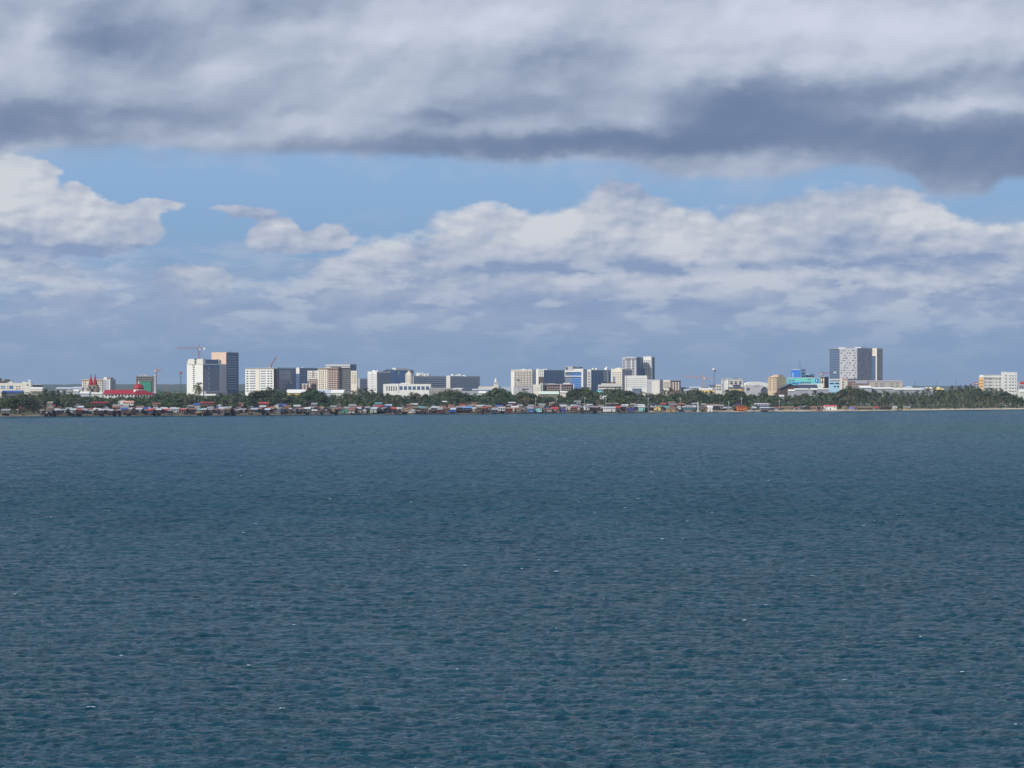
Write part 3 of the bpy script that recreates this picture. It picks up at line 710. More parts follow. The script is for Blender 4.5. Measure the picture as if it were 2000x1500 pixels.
# ---- second cluster
b = Bld('white_slab_block', 'broad white slab block with long dark ribbon windows', 'apartments', 479, 534.5, 541, 720, 3200, 34, WHITE)
for (c0, c1, n) in ((.045, .115, 1), (.155, .37, 1), (.55, .73, 1), (.78, .85, 1), (.885, .955, 1)): b.wins('F', c0, c1, 722.4, 766, n, 9, .95, .42, GLD if c1 - c0 < .1 else GLG)
b.panel('F', 0, 1.0, 719.3, 720.3, DBROWN, 'roof_edge', .5).panel('F', .40, .52, 720.5, 766, CREAM, 'stair_shaft', .7).panel('S', .02, .98, 720.4, 768, DBROWN, 'panel', .15).wins('S', .15, .85, 723, 765, 1, 9, .6, .4, GLD, out=.25).done()  # dark brown sheet over the right face paints in its shade
b = Bld('blue_glass_office', 'shaded blue glass office between two white blocks', 'office', 538, 541, 578, 719, 3300, 20, GLG)
b.panel('S', 0, 1, 720.5, 768, GL, 'curtain_or_shade_wall', .15).wins('S', .03, .97, 722, 766, 12, 9, .82, .7, GLG, 'window', .22).panel('S', 0, 1, 718.4, 719.6, PALEB, 'roof_edge', .5)
b.panel('S', .70, .76, 746, 749, WHITE, 'wall_sign', .5).panel('S', .0, .1, 719, 768, DGREY, 'panel', .3).done()
tower_crane('red luffing crane on the roof between white and glass blocks', 528.5, 3290, 719, 716.5, 709, 540, 696.5, 525, 711, CRANER, CRANER, z_base=zz(719, 3290))
b = Bld('ribboned_glass_office', 'blue glass office with pale floor bands behind the condominiums', 'office', 577, 585, 622, 719.5, 3450, 24, GLN)
b.ribs('S', .02, .98, 721, 762, 8, .14, LGREY, 'white_band', .4).panel('F', 0, 1, 719, 730, WHITE, 'stair_shaft', .4).wins('F', .2, .8, 721, 729, 1, 2, .6, .5).tanks(2, WHITE, 3, 2).done()
b = Bld('white_brown_condominium', 'white and brown condominium stepping down at its left side', 'apartments', 600.5, 621, 625, 725, 3350, 30, OFFWHITE)
b.wins('F', .05, .95, 727, 762, 5, 9, .55, .42).panel('F', .5, .58, 724, 737, DBROWN, 'recess', .12).panel('F', .1, .98, 740, 764, BROWN, 'brown_panel', .1).wins('F', .12, .96, 741, 763, 4, 6, .45, .45, OFFWHITE, 'balcony', .6).done()
b = Bld('white_brown_low_wing', 'low brown and white wing in front of the stepped condominium', 'apartments', 589, 608, 618, 750.5, 3300, 30, BROWN)
b.fins('F', 0, 1, 750, 766, 3, WHITE, .2, 'pier', .5).wins('F', .1, .9, 752, 765, 4, 3, .5, .5).wins('S', .1, .9, 752, 765, 2, 3, .5, .5).done()
b = Bld('tall_ribboned_block', 'tall pale block with white roof bands behind the condominium', 'building', 636, 684, 696, 712.5, 3550, 30, GLG)
b.ribs('F', 0, 1, 712, 722, 3, .45, OFFWHITE, 'white_band', .4).panel('S', 0, 1, 712.5, 768, GLN, 'curtain_or_shade_wall', .15).done()
b = Bld('cream_brown_condominium', 'large condominium with cream bays and brown balconied corner', 'apartments', 620.5, 661, 685.5, 720, 3150, 40, CREAM)
b.panel('F', .47, 1.0, 721, 768, BROWN, 'brown_panel', .15).panel('F', 0, 1, 719.2, 721, DBROWN, 'roof_edge', .6).panel('S', 0, 1, 719.2, 721, DBROWN, 'roof_edge', .6)
b.wins('F', .03, .44, 723, 764, 4, 11, .5, .4, GLD).fins('F', .05, .45, 722, 764, 3, TAN, .08, 'pier', .4).wins('F', .50, .98, 723, 764, 4, 11, .55, .34, OFFWHITE, 'balcony', .9)
b.panel('S', .02, .30, 721, 768, DBROWN, 'brown_panel', .2).wins('S', .32, .95, 723, 764, 5, 11, .6, .45, GLD, 'window', .1).wins('S', .04, .28, 723, 764, 2, 11, .6, .35, MGREY, 'balcony', .9)
b.top(.6, .9, .05, .4, 716.5, DBROWN).top(.05, .5, .1, .4, 718, BROWN).done()
b = Bld('slim_cream_tower', 'slim cream tower at the right end of the condominium group', 'apartments', 685.5, 697, 698.5, 725.5, 3300, 20, CREAM)
b.wins('F', .08, .92, 727, 750, 3, 6, .45, .4).panel('F', .5, .68, 732, 748, TAN, 'panel', .2).done()
r, *_ = gable_hall('white_warehouse', 'white roofed warehouse with a yellow gable below the glass office', 'warehouse', 559, 597, 767.5, 761.3, 2850, WHITE, YELLOW, depth=24)
gable_hall('white_warehouse', 'pale blue roofed warehouse below the large condominium', 'warehouse', 617, 645, 768, 761.5, 2900, PALEB, PALEB, depth=22)
gable_hall('white_warehouse', 'slanting white roofed warehouse right of the pale blue one', 'warehouse', 645, 671, 767.5, 761.8, 2880, WHITE, OFFWHITE, depth=20, a=4)

# ---- third cluster
b = Bld('grey_blue_block', 'plain grey blue block left of the white and glass pair', 'building', 697, 703, 719, 740.5, 3700, 25, MGREY)
b.ribs('S', .05, .95, 743, 764, 5, .35, GLG).done()
b = Bld('wide_blue_glass_block', 'wide reflective blue glass block with a white rooftop house', 'office', 748, 752, 807.5, 722.3, 3450, 18, GL)
b.panel('S', .0, .84, 723, 768, GL, 'curtain_or_shade_wall', .15).fins('S', .03, .82, 723, 765, 10, GLB, .4, 'window', .25).panel('S', .86, 1, 722.8, 768, GLN, 'curtain_or_shade_wall', .2).panel('S', 0, 1, 721.6, 722.8, PALEB, 'roof_edge', .5)
MB().quadbox(-3, 2, b.D * .32, b.D * .78, b.H - .1, b.z(718.2)).build('rooftop_room', WHITE, b.root)
for c_ in (.1, .45): b.panel('S', c_, c_ + .03, 724, 731, WHITE, 'light_slot', .4)
b.done()
b = Bld('white_grey_corner_block', 'block with a white tiled end and plain side shaded grey blue', 'apartments', 718, 736, 763, 727, 3250, 38, WHITE)
b.wins('F', .04, .46, 730, 765, 3, 8, .75, .5, LGREY).wins('F', .54, .96, 730, 765, 3, 8, .75, .5, LGREY).panel('F', .47, .53, 727, 768, MGREY, 'recess', .1)
b.panel('S', 0.02, 1, 728, 770, GLG, 'curtain_or_shade_wall', .15).tanks(5, WHITE, 12, 3).done()  # grey glass over the right face puts its shade into the colour
b = Bld('ornate_cream_tower', 'narrow stepped cream tower with peach ornament beside the glass block', 'tower', 792, 803, 806.5, 731, 3300, 25, CREAM)
b.top(.18, .82, .1, .8, 727.5, CREAM, 'upper_storey').top(.35, .66, .2, .7, 724, PEACH, 'upper_storey', 727.6).fins('F', 0, 1, 731, 752, 4, OFFWHITE, .3, 'pier', .5).wins('F', .1, .9, 734, 750, 4, 4, .5, .5, TAN).done()
b = Bld('long_grey_building', 'long shaded grey slab with cluttered white roof, left one of two', 'building', 806, 808, 871.5, 735.3, 3400, 16, MGREY)
b.ribs('S', .02, .98, 738, 760, 5, .42, GLN).tanks(14, WHITE, 21, 5).done()
b = Bld('long_grey_building', 'long shaded grey slab at the right end of the pair', 'building', 871.5, 880, 937.5, 735.6, 3400, 18, MGREY)
b.panel('F', .05, .95, 733.6, 758, OFFWHITE, 'stair_shaft', .5).ribs('S', .02, .94, 738, 758, 5, .40, GLN).tanks(9, WHITE, 23, 4)
b.done()
b = Bld('white_framed_hall', 'low white hall with a row of dark square bays', 'hall', 748.5, 841, 843, 751.5, 2950, 8, WHITE)
b.wins('F', .055, .30, 754.3, 763.5, 5, 1, .42, 1.0, GLD, 'window', .08).wins('F', .33, .98, 754.5, 761.5, 7, 1, .72, 1.0, GLN, 'window', .08).top(.12, .36, .3, .8, 749.5, WHITE).top(.36, .56, .3, .8, 747.8, OFFWHITE).panel('F', .30, .325, 750, 766, WHITE, 'pier', .6).done()
Bld('low_grey_wall_block', 'low grey concrete block right of the white framed hall', 'building', 838, 881, 883, 759.2, 2900, 6, CONC).wins('F', .05, .95, 760.5, 765, 9, 1, .5, .6, LGREY).done()
vault_hall('white_vaulted_hall', 'hall with a shallow white vaulted roof below the grey slab', 878, 911, 761, 757.4, 3000, WHITE, MGREY)
gable_hall('flat_blue_roofed_hall', 'wide hall with a thin blue white roof before the cream clock tower', 'hall', 922, 966, 762, 759.8, 2850, PALEB, MGREY, depth=20)
gable_hall('dark_roofed_hall', 'dark roofed hall beside the thin blue white roof', 'hall', 902, 924, 762, 759.3, 2900, SLATE, MGREY, depth=18)
r, L, ze, zr = gable_hall('white_gabled_house', 'white block house with a pale roof among the trees', 'house', 934.5, 950, 768, 764.3, 2650, WHITE, OFFWHITE, depth=10)
Yc = 3150; X = at(968.5, Yc); g = ground_z(X, Yc); hz = lambda y: zz(y, Yc) - g
r = thing('cream_spired_basilica', 'cream church with a single domed bell tower', 'church', (X, Yc, g))
MB().quadbox(-21.5, 5, 2, 18, 0, hz(755)).build('nave', CREAM, r); MB().quadbox(5, 19, 3, 16, 0, hz(755.4)).build('transept', PALEB, r)
MB().quadbox(-3.0, 3.0, -1, 5, 0, hz(752)).build('tower', CREAM, r); MB().quadbox(-2.1, 2.1, 0, 4.2, hz(752.1), hz(746)).build('tower', CREAM, r)
for s_ in (-.9, .9): MB().box(s_, -.05, hz(749), .8, .3, 2.2).build('belfry_opening', GLG, r)
MB().lathe([(1.9, hz(746)), (1.9, hz(744.5)), (1.6, hz(742)), (.8, hz(740)), (.25, hz(738)), (.05, hz(736.5))], 0, 2.1, 12).build('dome', OFFWHITE, r)

# ---- fourth cluster
b = Bld('blue_ribbed_apartments', 'long blue slab with vertical bays behind the white balconied block', 'apartments', 1044, 1062, 1103.5, 723.5, 3450, 25, OFFWHITE)
b.panel('F', 0, .18, 722, 768, GLN, 'recess', .15).panel('F', .18, .45, 720.5, 768, WHITE, 'pier', .6).panel('F', .45, 1, 736, 768, DBROWN, 'recess', .2).wins('F', .5, .95, 724, 736, 2, 4, .5, .5)
b.panel('S', 0, 1, 723.6, 768, GL, 'curtain_or_shade_wall', .1).fins('S', .02, .98, 723.3, 766, 8, GLN, .35, 'recess', .3).ribs('S', .02, .98, 725, 764, 10, .15, GLG, 'floor_band', .4).tanks(4, WHITE, 31, 2.6).done()
b = Bld('white_balconied_block', 'white apartment block with rows of dark balconies', 'apartments', 998, 1039.5, 1044.5, 723.5, 3200, 26, WHITE)
for j in range(10):
    for i in range(6):
        c_ = .17 + i * .138
        b._put('F', c_, c_ + .10, b.z(727.2 + j * 3.35), b.z(725.6 + j * 3.35), GLD, 'window', .08)
b.ribs('F', .15, .99, 725.2, 758.7, 10, .16, TAN, 'balcony_edge', .8).panel('F', 0, 1, 723, 724, TAN, 'roof_edge', .5).wins('S', .1, .9, 726, 760, 2, 10, .6, .5).tanks(5, WHITE, 33, 2).done()
b = Bld('pale_grey_podium', 'low pale grey podium in front of the white balconied block', 'building', 1003, 1040, 1041, 756.5, 3000, 5, LGREY)
b.panel('F', .45, .80, 759, 761, GLD, 'ribbon_window', .1).done()
mast('thick white cell mast in front of the balconied block', 1012.7, 2650, 0, 739.5, LGREY, 1.6, 'panels', mt=DGREY, lat=False)
b = Bld('white_framed_glass_office', 'office with a giant white frame around bright blue glass', 'office', 1103.5, 1139.5, 1146.5, 724.6, 3150, 18, GLG)
b.panel('F', .36, .90, 727, 770, GLB, 'curtain_or_shade_wall', .15).panel('F', .05, .88, 728, 733.6, GL, 'curtain_or_shade_wall', .25).panel('F', .4, .88, 727.5, 733.6, GLB, 'curtain_or_shade_wall', .35)
b.panel('F', 0, .90, 724.2, 726.6, WHITE, 'white_frame', 1.2).panel('F', 0, .90, 733.8, 735.6, WHITE, 'white_frame', 1.2).panel('F', .90, 1.0, 719.8, 770, WHITE, 'white_frame', 1.2).panel('F', 0, .03, 724, 735.6, WHITE, 'white_frame', 1.1)
b.ribs('F', .37, .89, 737, 765, 6, .06, WHITE, 'mullion', .3).panel('S', 0, 1, 721, 770, LGREY, 'panel', .25)
b.top(.0, .42, .05, .7, 715.6, LGREY).top(.42, .82, .1, .7, 716.6, DGREY).top(.45, .88, .0, .1, 720.5, WHITE, 'rooftop_frame').top(.5, .86, .02, .5, 722.4, DGREY, 'rooftop_room')
b.panel('F', .05, .12, 716.6, 721.6, GLD, 'window', -.1); b.done()
b = Bld('cream_walkup_block', 'small cream block with brown framed windows below the balconies', 'building', 1041, 1056, 1058.5, 752.5, 2900, 14, CREAM)
b.wins('F', .05, .95, 755, 765, 4, 3, .6, .5, LGREY).done()
b = Bld('pale_green_block', 'narrow pale green block beside the cream walk up', 'building', 1055, 1059.5, 1066.5, 749.5, 2950, 25, mat('pale_green_render', (200, 214, 200)))
b.wins('S', .1, .9, 753, 764, 2, 3, .5, .5).done()
b = Bld('dark_dotted_block', 'dark low block dotted with small white windows', 'building', 1066, 1117, 1119, 751.5, 2950, 6, DBROWN)
b.wins('F', .03, .97, 754, 763, 14, 2, .3, .4, OFFWHITE, 'window').fins('F', .33, 1.32, 750, 766, 2, WHITE, .055, 'pier', .6).panel('F', 0, 1, 751.2, 752.0, MAROON, 'roof_edge', .4)
b.top(.05, .36, .1, .6, 749.3, WHITE).top(.66, .92, .1, .6, 748, WHITE).done()
gable_hall('mint_roofed_hall', 'long hall with a pale mint roof below the dotted block', 'hall', 1051, 1092, 769.8, 764.6, 2700, mat('pale_mint_sheet', (206, 222, 208)), STONE, depth=18)
gable_hall('white_gabled_house', 'low white roofed house right of the mint roofed hall', 'house', 1094, 1112, 766.6, 764.4, 2750, WHITE, CREAM, depth=10)

b = Bld('twin_tower_condominium', 'left tower of the tall pale condominium pair', 'tower', 1215.5, 1243, 1255, 698.5, 3500, 30, LGREY)
b.wins('F', .02, .20, 702, 756, 1, 16, .8, .5, GLN, 'balcony').wins('F', .30, .62, 702, 756, 3, 17, .7, .55, GLD).wins('F', .70, .86, 702, 756, 1, 17, .8, .45, GLD).panel('F', .62, .69, 702, 768, WHITE, 'pier', .6)
b.panel('S', 0, 1, 699, 768, GLN, 'curtain_or_shade_wall', .15).ribs('F', .2, 1, 697.6, 702, 2, .4, LGREY, 'balcony_edge', 1).top(.3, .75, .1, .7, 696.8, WHITE).done()
b = Bld('twin_tower_condominium', 'right tower of the tall pale condominium pair', 'tower', 1256.5, 1272, 1278.5, 697.5, 3520, 30, WHITE)
b.wins('F', .05, .95, 703, 735, 4, 11, .55, .55, GLD).wins('F', .35, .95, 735, 756, 2, 7, .45, .45, GLD).panel('F', .0, .15, 720, 768, GLN, 'recess', .2).panel('F', .15, .3, 735, 768, GLN, 'recess', .2)
b.panel('S', .35, 1, 698, 768, GLN, 'curtain_or_shade_wall', .15).top(.1, .45, .1, .7, 696.2, OFFWHITE).done()
b = Bld('condominium_link_block', 'dark recessed link joining the tall condominium pair', 'building', 1248, 1252, 1258, 700.5, 3560, 30, GLN); b.top(.2, .8, .1, .6, 697.5, WHITE).done()
b = Bld('blue_balconied_block', 'blue glass block with white balconies and a spire', 'apartments', 1147, 1154.5, 1192.5, 723, 3350, 30, WHITE)
b.wins('F', .05, .95, 725, 758, 1, 11, .8, .5, GLD).panel('S', 0, 1, 723.4, 768, GL, 'curtain_or_shade_wall', .1).fins('S', .02, .62, 723.3, 766, 4, GLN, .4, 'recess', .3)
b.wins('S', .60, .78, 725, 745, 1, 6, .9, .4, WHITE, 'balcony', 1.0).panel('S', .80, .86, 720.5, 768, WHITE, 'pier', .8).panel('S', .86, 1, 723.2, 768, GLN, 'curtain_or_shade_wall', .2)
MB().quadbox(-3, .5, b.D * .79, b.D * .87, b.H, b.z(718.5)).build('spire_base', WHITE, b.root); MB().lathe([(1.6, b.z(718.6)), (.3, b.z(715))], -1.2, b.D * .83, 6).build('spire', WHITE, b.root); b.tanks(3, WHITE, 41, 3).done()
b = Bld('cream_stepped_apartments', 'cream apartments in warm sun beside a shaded wall', 'apartments', 1194, 1215, 1234, 722, 3300, 40, CREAM)
b.wins('F', .12, .95, 726, 757, 5, 9, .45, .5).panel('F', .15, .35, 736, 768, GLG, 'recess', .15).panel('F', .0, .1, 720, 768, OFFWHITE, 'pier', .5).panel('S', .0, 1, 722.6, 768, MGREY, 'curtain_or_shade_wall', .15).wins('S', .3, .95, 725, 750, 3, 8, .5, .4, GLG, 'window', .2).tanks(5, CREAM, 43, 3).done()  # grey over the cream right side paints its shade
b = Bld('terraced_dark_roof_block', 'low terraced block with dark roofs before the cream apartments', 'building', 1168, 1215, 1217, 752.5, 3000, 7, OFFWHITE)
b.ribs('F', .02, .98, 753.5, 765, 2, .5, DGREY, 'ribbon_window').top(.12, .80, .2, .7, 749, OFFWHITE).top(.2, .72, .2, .65, 746.6, DBROWN, 'rooftop_room', 749.1).done()
gable_hall('aqua_roofed_house', 'small house with an aqua roof left of the terraced block', 'house', 1157, 1176, 767, 763.6, 2800, AQUA, OFFWHITE, depth=10)
b = Bld('white_grid_block', 'big white block with a regular grid of small windows', 'building', 1220.5, 1263.5, 1265, 735, 3050, 10, WHITE)
b.wins('F', .05, .97, 737.5, 757, 12, 5, .62, .42, MGREY, 'window').panel('F', 0, .06, 733.5, 768, WHITE, 'pier', .6).panel('F', .97, 1, 733.5, 768, WHITE, 'pier', .6).done()
b = Bld('plain_grey_block', 'plain pale grey block at the corner of the white grid block', 'building', 1264, 1289, 1295, 742.8, 2950, 18, LGREY)
b.wins('F', .05, .32, 745.5, 763, 1, 3, .9, .5, MGREY).panel('F', .36, .98, 743.4, 780, OFFWHITE, 'panel', .15).panel('F', 0, .34, 743.4, 744.5, WHITE, 'panel', .4).wins('S', .1, .9, 745, 763, 1, 4, .7, .5, GLG).done()
b = Bld('cream_windowed_block', 'cream block with a dark window grid right of the plain grey block', 'building', 1294.5, 1309, 1310, 743.3, 3100, 8, CREAM); b.wins('F', .06, .95, 746, 758, 4, 3, .6, .5).done()
b = Bld('brown_pillared_block', 'brown block with white pillars and a dark roof slab', 'building', 1309.5, 1328, 1329.5, 744, 3150, 8, BROWN)
b.fins('F', .15, 1, 746, 762, 3, OFFWHITE, .35, 'pillar', .5).panel('F', -.02, 1.02, 743, 745, DGREY, 'roof_edge', .8).done()
gable_hall('grey_garden_shed', 'dark pavilion on stilts below the plain grey block', 'pavilion', 1235, 1254, 759.8, 757.4, 2850, MGREY, GLG, depth=8)
gable_hall('white_gabled_house', 'bright white house in the trees below the terraced block', 'house', 1172, 1187, 777.8, 773.8, 2520, WHITE, OFFWHITE, depth=10)

# ---- towards the right
for (x0, x1, ye, yr, Y_, rf, lb) in ((1330, 1340, 759.5, 756.5, 3700, SLATE, 'dark low hall right of the brown pillared block'), (1347, 1370, 758, 755.6, 3500, PALEB, 'pale low warehouse left of the leaning jib crane'), (1366, 1392, 762, 758.4, 3200, OFFWHITE, 'long white roofed depot under the jib crane'),
                                     (1386, 1400, 755, 752, 3400, DGREY, 'dark roofed depot beside the dish mast'), (1372, 1396, 766.5, 763, 3000, YELLOW, 'low cream yellow shed below the dish mast'), (1330, 1350, 762.8, 760.4, 3050, PALEB, 'thin pale roofed depot at the right of the pillared block')):
    gable_hall('warehouse', lb, 'warehouse', x0, x1, ye, yr, Y_, rf, LGREY, depth=22)
tower_crane('orange tower crane with a long jib reaching left', 1374, 3300, 757, 737.5, 730, 1334, 734.6, 1391.5, 739.5, CRANEY, CRANEY, z_base=2.0)
mast('slender lattice mast topped by a white dish', 1395, 3200, 0, 723.5, STEEL, 1.5, 'dish', 'dish_mast')
b = Bld('white_school_block', 'white and grey block with square windows right of the dish mast', 'building', 1409, 1451.5, 1453, 740.8, 3050, 10, OFFWHITE)
b.wins('F', .36, .97, 744, 751.5, 3, 1, .78, .85, GLD).wins('F', .38, .96, 745, 750, 6, 1, .3, .7, OFFWHITE, 'balcony', .4).panel('F', .05, .12, 742, 766, MGREY, 'recess', .1).panel('F', .26, .32, 740.5, 768, WHITE, 'pier', .8).panel('F', .0, 1, 739.6, 741.6, LGREY, 'roof_edge', .6)
b.panel('F', .52, .86, 751.6, 754, SLATE, 'awning', 1.4).panel('F', .3, 1, 756, 759.8, DGREY, 'ribbon_window', .12).panel('F', .4, .9, 760.5, 764.5, YELLOW, 'panel', .2).panel('F', .92, .99, 760, 768, ORANGE, 'panel', .3).top(.55, .75, .1, .5, 738, DBROWN).done()
b = Bld('dark_balconied_annex', 'small dark balconied annex left of the white school block', 'building', 1398, 1410, 1411, 751.5, 2950, 8, OFFWHITE); b.wins('F', .1, .9, 753, 763, 2, 2, .7, .55, DBROWN, 'balcony').done()
vault_hall('white_domed_hall', 'wide hall under a shallow curved white roof', 1452, 1506, 756, 745.3, 3350, WHITE, LGREY, 50)
b = Bld('plain_grey_hall', 'plain grey walled hall in front of the white curved roof', 'hall', 1455, 1490, 1492, 752.5, 3000, 6, LGREY, parapet=False); b.panel('F', .1, .26, 757.5, 762.5, DGREY, 'dark_sign', .3).panel('F', .5, .8, 751.6, 755, MGREY, 'roof_edge', .3).panel('F', 0, .06, 752, 768, OFFWHITE, 'pier', .4).done()
gable_hall('dark_pitched_chapel', 'small dark pitched roof beside the tan block', 'chapel', 1487, 1500, 762, 755.5, 2950, SLATE, DGREY, depth=10, ridge='y')
b = Bld('tan_office_block', 'tan block with paired windows and a plain sunlit side', 'building', 1499.8, 1516.5, 1535.5, 737.5, 3100, 62, TAN)
b.wins('F', .06, .94, 739, 763.5, 5, 6, .58, .42, GLD, skip=lambda i, j: i == 2).panel('F', -.01, 1.01, 737, 738, BROWN, 'roof_edge', .4).top(.2, .7, .1, .4, 734.5, PEACH).top(.4, 1, .2, .7, 732, TAN, 'rooftop_room').tanks(4, PEACH, 51, 2.5).done()
b = Bld('aqua_mural_block', 'aqua block painted with a sea mural in mint and blue', 'building', 1537.5, 1601, 1602, 738.2, 3100, 5, AQUA)
b.panel('F', .02, .99, 741.5, 744, MINT, 'mural_band', .05).panel('F', .3, .8, 739.5, 742, MINT, 'mural_band', .09).panel('F', .15, .45, 747, 750, ROYAL, 'mural_band', .06).panel('F', .86, .97, 739.5, 747.5, ROYAL, 'mural_band', .08)
b.wins('F', .05, .24, 740.5, 750, 2, 2, .7, .35, SLATE, 'window', .12).wins('F', .42, .74, 745.5, 749.5, 6, 1, .55, .8, GLD, 'window', .12).panel('F', .0, .03, 738, 754, SKYB, 'pier', .5)
b.panel('F', .62, .72, 740.2, 741.6, MAROON, 'mural_band', .11).panel('F', .89, .92, 741, 745.5, WHITE, 'mural_band', .12).done()
b = Bld('blue_lettered_tower', 'blue block with pale wall letters on top of the mural building', 'building', 1545.5, 1563.5, 1573, 722.5, 3130, 30, ROYAL)
b.panel('S', 0, 1, 723, 740, SKYB, 'panel', .15).wins('S', .25, .85, 727, 738, 1, 2, .9, .35, GLD, 'window', .25)
def letters(bd, face, c0, c1, y0, y1, text, m, out=.3):
    """Wall lettering as real raised text, built as one part."""
    cu = bpy.data.curves.new('wall_letters', 'FONT'); cu.body = text; cu.size = 1.0; cu.extrude = 0.04; cu.align_x = 'CENTER'
    t = bpy.data.objects.new('wall_letters', cu); C.objects.link(t); bpy.context.view_layer.update()
    w, h = max(t.dimensions.x, .1), 0.72
    W_ = (c1 - c0) * (bd.L if face == 'F' else bd.D); H_ = abs(bd.z(y0) - bd.z(y1))
    me = bpy.data.meshes.new_from_object(t); bpy.data.objects.remove(t); bpy.data.curves.remove(cu)
    me.materials.clear(); me.materials.append(m); o = obj('wall_letters', me, bd.root)
    o.scale = (W_ / w, H_ / h, 2)
    mid = (c0 + c1) / 2
    if face == 'F': o.location = (-bd.L + mid * bd.L, -out, bd.z(y1)); o.rotation_euler = (R(90), 0, 0)
    else: o.location = (out, mid * bd.D, bd.z(y1)); o.rotation_euler = (R(90), 0, R(90))
    return o
letters(b, 'F', .42, .80, 729.5, 734, 'I O J', mat('faded_letter', (130, 170, 220))); b.panel('F', .13, .22, 728, 736, SKYB, 'painted_stripe', .1)
b.top(.1, .9, .1, .7, 721.8, ROYAL, 'rooftop_room').done()
b = Bld('aqua_rooftop_wing', 'small aqua rooftop wing behind the blue lettered tower', 'building', 1573, 1581.5, 1590, 730.5, 3150, 15, SKYB, parapet=False); b.ribs('F', .1, .9, 732, 737, 1, .4).panel('S', 0, 1, 733.5, 738, DGREY, 'shed_roof', .2).done()
r = thing('roof_antenna_mast', 'tapering lattice antenna mast on the blue lettered tower', 'mast', (at(1562, 3140), 3140, zz(722, 3140)))
mb = MB()
for sx in (-1.3, 1.3):
    for sy in (-1.3, 1.3): mb.tube((sx, sy, 0), (0, 0, 12.6), .13, .08, 4)
for k_ in range(6):
    f_ = k_ / 7; w_ = 1.3 * (1 - f_); z_ = 12.6 * f_
    mb.tube((-w_, -w_, z_), (w_, -w_, z_ + 1.2), .07, .07, 3).tube((w_, -w_, z_), (w_, w_, z_ + 1.2), .07, .07, 3).tube((-w_, w_, z_), (-w_, -w_, z_ + 1.2), .07, .07, 3)
mb.build('pole', STEEL, r)
b = Bld('low_white_strip_block', 'low white block with small windows below the sea mural', 'building', 1560, 1607, 1608, 751, 3000, 5, WHITE); b.wins('F', .1, .95, 753, 756, 5, 1, .3, .6, GLG).done()
b = Bld('brown_column_block', 'brown block with cream columns right of the sea mural', 'building', 1602, 1611, 1618, 737, 3200, 30, BROWN)
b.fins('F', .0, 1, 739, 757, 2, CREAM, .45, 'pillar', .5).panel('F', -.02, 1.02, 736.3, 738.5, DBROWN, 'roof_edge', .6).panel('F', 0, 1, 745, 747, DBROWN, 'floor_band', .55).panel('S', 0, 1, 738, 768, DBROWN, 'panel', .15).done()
tower_crane('small distant grey red crane between the mural block and glass tower', 1605.5, 3600, 740, 729.5, 726, 1620, 728.4, 1598, 730, CRANER, CRANER, z_base=2)
r, L, ze, zr = gable_hall('dark_gabled_gymnasium', 'gymnasium with a wide dark gabled roof in front of the mural block', 'gymnasium', 1523, 1566, 760, 750.2, 2850, SLATE, DBROWN, depth=30, ridge='y', over=1.2)
gable_hall('dark_gabled_gymnasium', 'long dark blue roof slope joined right of the gabled gymnasium', 'hall', 1555, 1598, 758.6, 751.6, 2900, SLATE, LGREY, depth=26)
for (x0, x1, ye, yr, Y_, lb) in ((1540, 1552, 764, 761, 2700, 'small white roofed house below the dark gymnasium roof'), (1552, 1580, 761, 759, 2780, 'low pale roofed shed right of the gymnasium'), (1583, 1596, 761.5, 758.6, 2740, 'white roofed shed under the dark blue roof slope'), (1596, 1620, 760.5, 758.8, 2790, 'long low grey shed left of the aqua clinic'), (1522, 1532, 774.5, 771.8, 2700, 'white roofed hut in the trees below the gymnasium')):
    gable_hall('white_shed', lb, 'shed', x0, x1, ye, yr, Y_, OFFWHITE, MGREY, depth=9)

# ---- the tall speckled tower group
b = Bld('speckled_grey_tower', 'tall light grey tower speckled with scattered small windows', 'tower', 1640, 1674, 1703.5, 681, 3150, 40, LGREY)
b.panel('S', 0, 1, 681, 768, MGREY, 'panel', .12)  # darker grey over the right face colours in its shade
r_ = random.Random(5)
pat = [[(.12, .04), (.26, .09), (.50, .03), (.76, .10), (.93, .03)], [(.09, .08), (.42, .07), (.60, .10), (.89, .06)], [(.32, .08), (.56, .03), (.83, .09)], [(.24, .06), (.40, .11), (.88, .10)]]
for j in range(14):
    cz = 684.6 + j * 4.85
    for (c_, w_) in pat[j % 4]:
        jt = r_.uniform(-.012, .012)
        b._put('F', c_ - w_ / 2 + jt, c_ + w_ / 2 + jt, b.z(cz + .9), b.z(cz - .9), GLD, 'window', .07)
    for (c_, w_) in pat[(j + 1) % 4]:
        if r_.random() < .85: b._put('S', c_ * .92 + .02, c_ * .92 + .02 + w_ * .7, b.z(cz + .8), b.z(cz - .8), GLD, 'window', .18)
b.top(-.1, .28, .05, .3, 678.2, WHITE).top(.66, 1, .25, .6, 678, WHITE).top(.3, .6, .2, .5, 679.5, LGREY).done()
b = Bld('glass_wing_tower', 'blue glass wing on the left of the speckled tower', 'tower', 1619.8, 1641, 1642, 682.3, 3178, 12, GLG)
b.ribs('F', .02, .98, 685, 739, 11, .55, GL, 'ribbon_window').panel('F', 0, 1, 681.6, 683, DGREY, 'roof_edge', .4).panel('F', .0, .03, 683, 768, MGREY, 'pier', .4)
for (q0, q1, ya, yb_) in ((.40, .46, 725.6, 729.2), (.58, .64, 725.6, 729.2), (.46, .58, 726.8, 728.2)): b.panel('F', q0, q1, ya, yb_, WHITE, 'white_logo', .4)
b.done()
b = Bld('speckled_cream_tower', 'narrow rear tower with a pale top right of the speckled tower', 'tower', 1702, 1712.5, 1724, 681.3, 3300, 45, CREAM)
